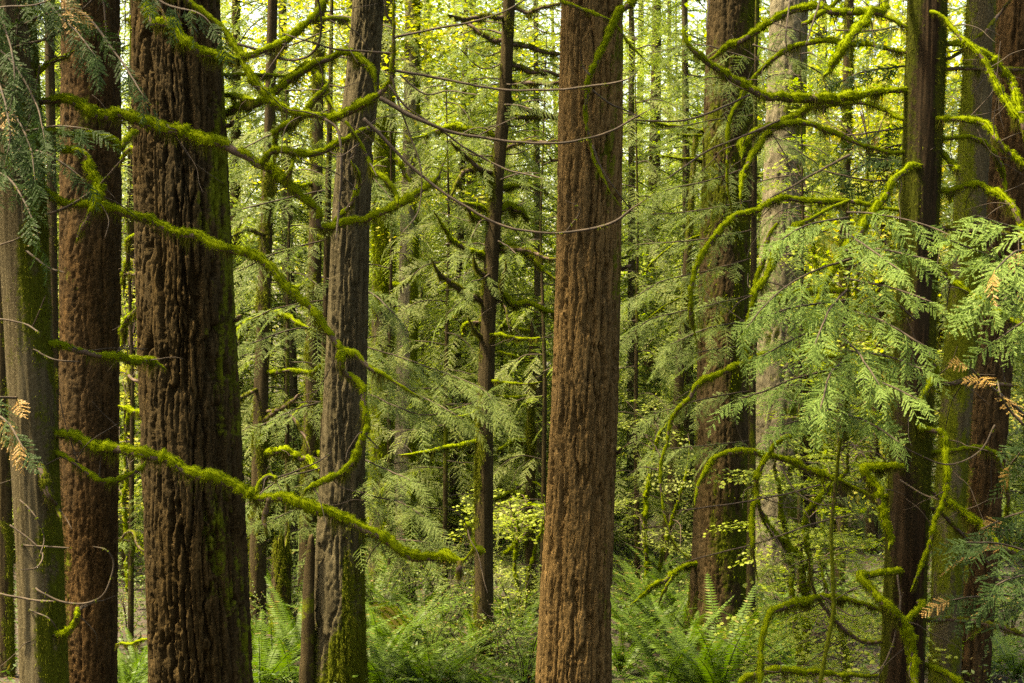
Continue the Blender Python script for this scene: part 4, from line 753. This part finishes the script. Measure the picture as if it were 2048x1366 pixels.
# ------------------------------------------------------------------ sword ferns
def fern(px, py, label, seed, n=14, s=1.0, g='sword ferns on the forest floor'):
    rng = np.random.default_rng(seed); Y = CZ * FPX / (py - 683); x = (px - 1024) / FPX * Y; b = np.array([x, Y, ghs(x, Y)]); T = thing('sword_fern', label, 'fern', b, g)
    for k in range(n):
        a = k * 2.39996 + rng.uniform(-.3, .3); el = rng.uniform(.55, 1.25); d = np.array([math.cos(a) * math.cos(el), math.sin(a) * math.cos(el), math.sin(el)])
        inst('frond', FERN[rng.integers(4)], T, d * .04 * np.array([1, 1, .2]), d, np.array([-math.cos(a) * .6, -math.sin(a) * .6, 1]), s * rng.uniform(.7, 1.15))
FS = [('sword fern at the split-base fir', [(545,1330),(585,1360),(520,1372),(600,1300)], 1.35), ('sword fern right of the split-base fir', [(770,1372),(820,1350),(865,1376),(760,1310)], 1.25), ('sword fern between central and flared firs', [(1250,1262),(1300,1250),(1345,1262),(1275,1300),(1330,1300),(1375,1250)], 1.2),
      ('sword fern in front of the flared fir foot', [(1330,1372),(1395,1380),(1440,1390),(1370,1350)], 1.3), ('sword fern beside the mossy arch', [(1500,1350),(1545,1330),(1560,1290),(1590,1350)], 1.0), ('low fern left of the broad dark fir', [(262,1372),(240,1400),(275,1345)], .9),
      ('fern before the thin dark hemlock', [(930,1372),(1000,1378),(1050,1350)], .85), ('fern among shrubs left of the hemlock', [(880,1290),(830,1260),(780,1235)], .9), ('distant fern left of the central fir', [(1010,1250),(1050,1268),(1030,1225)], .9), ('fern by the leaning trunks', [(1900,1372),(1980,1350),(2030,1370),(1950,1310)], 1.0),
      ('distant fern between the thin poles', [(560,1230),(600,1215),(500,1240)], .9), ('distant fern behind the mossy fallen limb', [(1290,1180),(1350,1170),(1260,1190)], .9)]
FS += [('small fern in the shade by the broad dark fir', [(470,1372),(520,1340)], .9), ('fern in the clearing under the mossy branch tip', [(800,1300),(850,1290),(900,1330),(960,1310),(740,1345)], 1.0), ('far fern below the yellow-mossed maple', [(700,1240),(750,1225),(800,1200),(850,1215)], 1.0), ('fern massed right of the flared fir', [(1530,1262),(1570,1240),(1620,1262),(1660,1230),(1700,1290)], 1.1), ('fern hugging the flared fir', [(1385,1300),(1480,1312)], .9), ('fern close beside the central fir', [(1240,1340),(1060,1320)], 1.0), ('far fern behind the slim dark cedar', [(1760,1250),(1880,1240),(1940,1230)], 1.0)]
sd = 200
for lab, ps, s in FS:
    for q_, (px, py) in enumerate(sorted(ps)): fern(px, py, lab + ', ' + ['leftmost', 'second from left', 'third from left', 'fourth from left', 'fifth from left', 'rightmost'][q_ if q_ < len(ps) - 1 else 5] + ' of its clump', sd, 16, s * random.uniform(1.05, 1.35)); sd += 1

# ------------------------------------------------------------------ shrubs
def shrub_mesh(rng, h):
    stems, P, D, N = [], [], [], []
    for k in range(9):
        a = rng.uniform(0, 6.28); r = rng.uniform(.2, .7) * h; e = np.array([math.cos(a) * r, math.sin(a) * r, h * rng.uniform(.6, 1.1)])
        c = catmull(np.array([[0, 0, 0], e * [.3, .3, .55], e]), 8); stems.append(tube(c, np.linspace(.008, .002, len(c)), 4)[:2])
        for j in range(7):
            t_ = rng.uniform(.35, 1); p = c[int(t_ * (len(c) - 1))]; d = rng.normal(size=3) * [1, 1, .4] + [0, 0, .25]; d = norm(d); L = rng.uniform(.15, .38) * h
            stems.append(strands(p[None], d[None], L, .005, rng)); s = np.linspace(.2, 1, 12); q = p + d * (s * L)[:, None]
            P.append(q); D.append(norm(np.cross(d, [0, 0, 1.])) * np.where(np.arange(12) % 2, 1, -1)[:, None] + d * .5 + rng.normal(size=(12, 3)) * .25); N.append(np.array([0, 0, 1.]) + rng.normal(size=(12, 3)) * .35)
    return join(stems), leafs(np.vstack(P), np.vstack(D), np.vstack(N), rng.uniform(.025, .05, len(np.vstack(P))), .024)
SHR = []
for k in range(4):
    (sv_, sf_), (lv, lf) = shrub_mesh(r_, 1.0); SHR.append((mesh('stems', sv_, sf_, 'twig_wood'), mesh('leaves', lv, lf, 'shrub_leaf')))
def shrub(px, py, label, seed, s, mat=None):
    rng = np.random.default_rng(seed); Y = CZ * FPX / (py - 683); x = (px - 1024) / FPX * Y; T = thing('huckleberry_shrub', label, 'shrub', (x, Y, ghs(x, Y) - .03), 'huckleberry shrubs'); T.rotation_euler = (0, 0, rng.uniform(0, 6.28)); T.scale = (s, s, s); a, b = SHR[seed % 4]
    o = link('stems', a, T); o['kind'] = 'stuff'; o = link('foliage', b, T)
    if mat: recolour(o, mat)
for k, (px, py, lab, s, m) in enumerate([(900,1300,'twiggy shrub before the thin dark hemlock',1.2,None),(860,1330,'leafy shrub beside the ferns right of the split-base fir',1.0,None),(940,1340,'low shrub at the foot of the thin dark hemlock',.9,None),(1000,1330,'small-leaved shrub just right of the thin dark hemlock',1.1,None),(1050,1370,'bare-stemmed shrub against the central fir',1.5,None),(820,1220,'brownish shrub under the mossy branch tip',1.4,'ground_leaf'),(880,1240,'hazy twiggy shrub in the clearing',1.5,None),(760,1250,'shrub behind the split-base fir',1.3,None),(940,1230,'shrub far behind the thin dark hemlock',1.4,'bright_leaf'),(1030,1290,'bright shrub in the clearing by the central fir',1.3,'bright_leaf'),
    (1260,1220,'shrub between the central fir and the flared fir',1.2,'bright_leaf'),(1600,1300,'shrub under the mossy arch',1.2,'bright_leaf'),(1690,1360,'shrub at the base of the young cedar',1.3,None),(1920,1300,'shrub behind the dark slim cedar',1.4,None),(2020,1280,'shrub at the edge behind the leaning fir',1.4,'bright_leaf'),(255,1290,'shrub in the gap left of the broad dark fir',1.3,None),(500,1290,'shrub hugging the broad dark fir',1.1,None),(590,1240,'shrub by the broken snag',1.2,'ground_leaf'),(1560,1230,'bright shrub right of the flared fir',1.4,'bright_leaf'),(1400,1200,'shrub left of the flared fir behind its fallen limb',1.2,None)]):
    shrub(px, py, lab, 300 + k, s, m)
ln = np.array([[(740-1024)/FPX*27.5, 27.5, .25, .20], [(775-1024)/FPX*27, 27, .28, .22], [(815-1024)/FPX*26.4, 26.4, .10, .19]])
q = resample(catmull(ln, 10), .03); V, F, N = tube(q[:, :3], q[:, 3], 16, lambda P_, N, r: r * (1 + .25 * noise((P_[:, None] + N * r[..., None]).reshape(-1, 3) * 9).reshape(r.shape)) * np.clip(np.minimum(np.arange(len(P_)), np.arange(len(P_))[::-1])[:, None] / 7 + .12, 0, 1) ** .6)
log = link('fallen_log', mesh('fallen_log', V, F, 'moss_dark', True)); tag(log, 'short mossy log lying behind the split-base fir', 'log')
nv = len(q) * 16; ii = RNG.integers(0, nv, 9000); Vs, Fs = strands(V[:nv][ii], N[ii] + RNG.normal(size=(len(ii), 3)) * .4, .05, .012, RNG, .3); mo = link('moss', mesh('moss', Vs, Fs, 'moss'), log); mo['kind'] = 'stuff'

# split slab of old bark at the foot of the grey brown fir
sp = np.array([np.r_[at(625, 1068, 21.75), .006], np.r_[at(622, 1080, 21.75), .04], np.r_[at(619, 1150, 21.75), .065], np.r_[at(616, 1260, 21.75), .085], np.r_[at(612, 1400, 21.75), .10]]); sp[:, :3] -= D_.base
q = resample(catmull(sp, 8), .03); V, F, N = tube(q[:, :3], q[:, 3], 14, lambda P_, N, r: r * (1 + .22 * noise((P_[:, None] + N * r[..., None]).reshape(-1, 3) * [14, 14, 2]).reshape(r.shape)))
link('bark_slab', mesh('bark_slab', V, F, 'hemlock_bark', True, {'moss': np.clip(.35 + .4 * noise(V * 3), 0, 1)}), D_.root)

# ------------------------------------------------------------------ trees farther back
FARG = 'trees standing farther back'
MARK = [(-400, 'frame edge'), (60, 'grey cedar'), (180, 'reddish fir'), (380, 'broad dark fir'), (685, 'split-base fir'), (970, 'thin dark hemlock'), (1165, 'central fir'), (1445, 'flared fir'), (1830, 'slim dark cedar'), (2600, 'frame edge')]
FARS = []
def name_far():
    gaps = {}
    for (px, Y, T, tone) in FARS:
        i = max(k for k, m in enumerate(MARK) if px >= m[0]); gaps.setdefault(i, []).append((Y, T, tone))
    W = ['nearest', 'second', 'third', 'fourth', 'fifth', 'sixth', 'seventh', 'eighth', 'ninth', 'tenth', 'eleventh', 'twelfth', 'thirteenth', 'fourteenth', 'fifteenth', 'sixteenth', 'seventeenth', 'eighteenth', 'nineteenth', 'twentieth']
    for i, L in gaps.items():
        for k, (Y, T, tone) in enumerate(sorted(L, key=lambda a: a[0])): T['label'] = '%s, %s back between the %s and the %s' % (tone, W[min(k, 19)], MARK[i][1], MARK[i + 1][1])
def far_tree(px, Y, r, mat, crown, cm, seed, label, z0=1.0, s=1.0, top=16, name='conifer_tree'):
    rng = np.random.default_rng(seed); x = (px - 1024) / FPX * Y; b = np.array([x, Y, ghs(x, Y) - .1]); T = thing(name, label, 'tree', b, FARG); FARS.append((px, Y, T, label)); lean = rng.normal(size=2) * .35
    h = top; pth = [(0, 0, 0, r * 1.2), (lean[0] * .1, lean[1] * .1, h * .1, r), (lean[0], lean[1], h, r * .3)]
    trunk('trunk', T, pth, mat, 'flaky', .02, .9, .06, seed, mside(rng.choice([-1, 1]), .3, .10, seed))
    o = recolour(link('crown', crown, T, (lean[0] * .3, lean[1] * .3, z0)), cm); o.scale = (s, s, (top - z0) / 13 if name != 'maple_tree' else s * 1.6); o.rotation_euler = (0, 0, rng.uniform(0, 6.28))
TONE = {'hemlock_leaf': 'dark green', 'far_leaf': 'soft green', 'bright_leaf': 'light green', 'maple_leaf': 'yellow-green', 'yellow_leaf': 'yellow'}
fr = np.random.default_rng(21); k = 0
for (px, Y, r, kind, cm) in [(255,34,.12,'c','bright_leaf'),(590,36,.16,'c','hemlock_leaf'),(470,38,.18,'c','far_leaf'),(700,42,.2,'c','hemlock_leaf'),(855,46,.16,'p','far_leaf'),(905,38,.1,'c','far_leaf'),(940,44,.2,'c','bright_leaf'),(1080,36,.1,'c','far_leaf'),(1110,48,.25,'p','bright_leaf'),(1265,38,.12,'c','far_leaf'),(1300,46,.25,'c','bright_leaf'),(1380,40,.14,'c','hemlock_leaf'),(1410,50,.2,'p','far_leaf'),(1510,42,.2,'c','far_leaf'),(1620,40,.14,'m','maple_leaf'),(1650,48,.25,'c','bright_leaf'),(1740,38,.14,'m','yellow_leaf'),(1780,46,.22,'c','far_leaf'),(1900,40,.16,'m','yellow_leaf'),(1990,36,.14,'c','hemlock_leaf'),(2060,42,.2,'c','far_leaf'),(140,40,.2,'c','hemlock_leaf'),(20,36,.16,'c','hemlock_leaf'),(-60,44,.2,'c','far_leaf'),(340,48,.25,'c','bright_leaf'),(780,50,.22,'m','yellow_leaf')]:
    me = CONES[k % 3] if kind != 'm' else MCROWN[k % 2]; mt = 'pale_bark' if kind == 'p' else ('grey_fir_bark' if k % 2 else 'hemlock_bark')
    lab = TONE[cm] + (' maple' if kind == 'm' else ' conifer')
    far_tree(px, Y, r, mt, me, cm, 500 + k, lab, .8 if kind != 'm' else 2.5, fr.uniform(.8, 1.05), 17 if kind != 'm' else 10, 'conifer_tree' if kind != 'm' else 'maple_tree'); k += 1
for i in range(24):      # close-set young conifers
    px = -120 + 2290 * (i + fr.random()) / 24; Y = fr.uniform(36, 54); cm = ['far_leaf', 'far_leaf', 'bright_leaf', 'bright_leaf', 'bright_leaf'][fr.integers(5)]
    far_tree(px, Y, fr.uniform(.025, .045), 'grey_fir_bark', CONES[i % 3], cm, 700 + i, TONE[cm] + ' young conifer', .1, fr.uniform(.65, .95), 14)
for i in range(28):
    px = -150 + 2350 * (i + fr.random()) / 28; Y = fr.uniform(54, 84); c = fr.random(); cm = 'far_leaf' if c < .4 else ('bright_leaf' if c < .72 else ('yellow_leaf' if c < .9 else 'maple_leaf'))
    far_tree(px, Y, fr.uniform(.10, .24), 'pale_bark' if c < .15 else 'grey_fir_bark', CONES[i % 3] if c < .72 else MCROWN[i % 2], cm, 600 + i, TONE[cm] + (' distant conifer' if c < .72 else ' distant maple'), .4, fr.uniform(1.0, 1.35), 22, 'conifer_tree' if c < .72 else 'maple_tree')
name_far()

# the wood beyond, and the low growth nobody could count
n = 78000; r2 = np.random.default_rng(31); cl = np.stack([r2.uniform(-42, 42, 1500), r2.uniform(84, 112, 1500), r2.uniform(0, 30, 1500)], 1)
P = np.repeat(cl, n // 1500, 0) + r2.normal(size=(n, 3)) * [1.1, 1.1, .55]; P[:, 2] += gh(P[:, 0], P[:, 1]); D = r2.normal(size=(n, 3)); D[:, 2] -= .4
n2 = 30000; ang = r2.uniform(math.radians(115), math.radians(425), n2); rad = r2.uniform(34, 60, n2); P2 = np.stack([np.cos(ang) * rad, 8 + np.sin(ang) * rad, r2.uniform(0, 31, n2)], 1)
P2[:, :2] += r2.normal(size=(n2, 2)) * .5; P2 = P2[P2[:, 1] < 40]; n2 = len(P2); D2 = r2.normal(size=(n2, 3)); D2[:, 2] -= .4; V2, F2 = leafs(P2, D2, r2.normal(size=(n2, 3)), r2.uniform(1.0, 1.7, n2), r2.uniform(.5, .9, n2))
sf = link('unseen_forest_ring', mesh('unseen_forest_ring', V2, F2, 'deep_leaf')); tag(sf, 'unseen ring of dark conifer foliage added to block side light', None, None, 'stuff')  # out-of-view ring of outsized leaves, added to cut frontal light on the trunks
V, F = leafs(P, D, r2.normal(size=(n, 3)) + [0, -.5, .7], r2.uniform(.14, .32, n), r2.uniform(.07, .15, n)); ff = link('far_forest', mesh('far_forest', V, F, 'far_leaf')); tag(ff, 'pale green wall of distant forest closing the view', None, None, 'stuff')
n = 60000; yy = 16 + 50 * r2.random(n) ** 1.3; xx = r2.uniform(-.34, .34, n) * yy; P = np.stack([xx, yy, gh(xx, yy) + .02 + r2.random(n) ** 1.4 * (.42 + .30 * noise(np.stack([xx * .5, yy * .5, xx * 0], 1)))], 1)
D = r2.normal(size=(n, 3)); D[:, 2] = np.abs(D[:, 2]) * .4 + .1; V, F = leafs(P, D, np.array([0, 0, 1.]) + r2.normal(size=(n, 3)) * .5, r2.uniform(.04, .11, n) * (.6 + yy / 40), r2.uniform(.015, .045, n) * (.6 + yy / 40)); ug = link('undergrowth', mesh('undergrowth', V, F, 'ground_leaf')); tag(ug, 'low green undergrowth covering the forest floor', None, None, 'stuff')
n = 9000; yy = r2.uniform(17, 40, n); xx = r2.uniform(-.34, .34, n) * yy; P = np.stack([xx, yy, gh(xx, yy) + .015], 1); D = r2.normal(size=(n, 3)); D[:, 2] *= .15
V, F = leafs(P, D, np.array([0, 0, 1.]) + r2.normal(size=(n, 3)) * .25, r2.uniform(.05, .3, n), r2.uniform(.01, .05, n)); lt = link('leaf_litter', mesh('leaf_litter', V, F, 'litter')); tag(lt, 'brown leaf and twig litter on the ground', None, None, 'stuff')
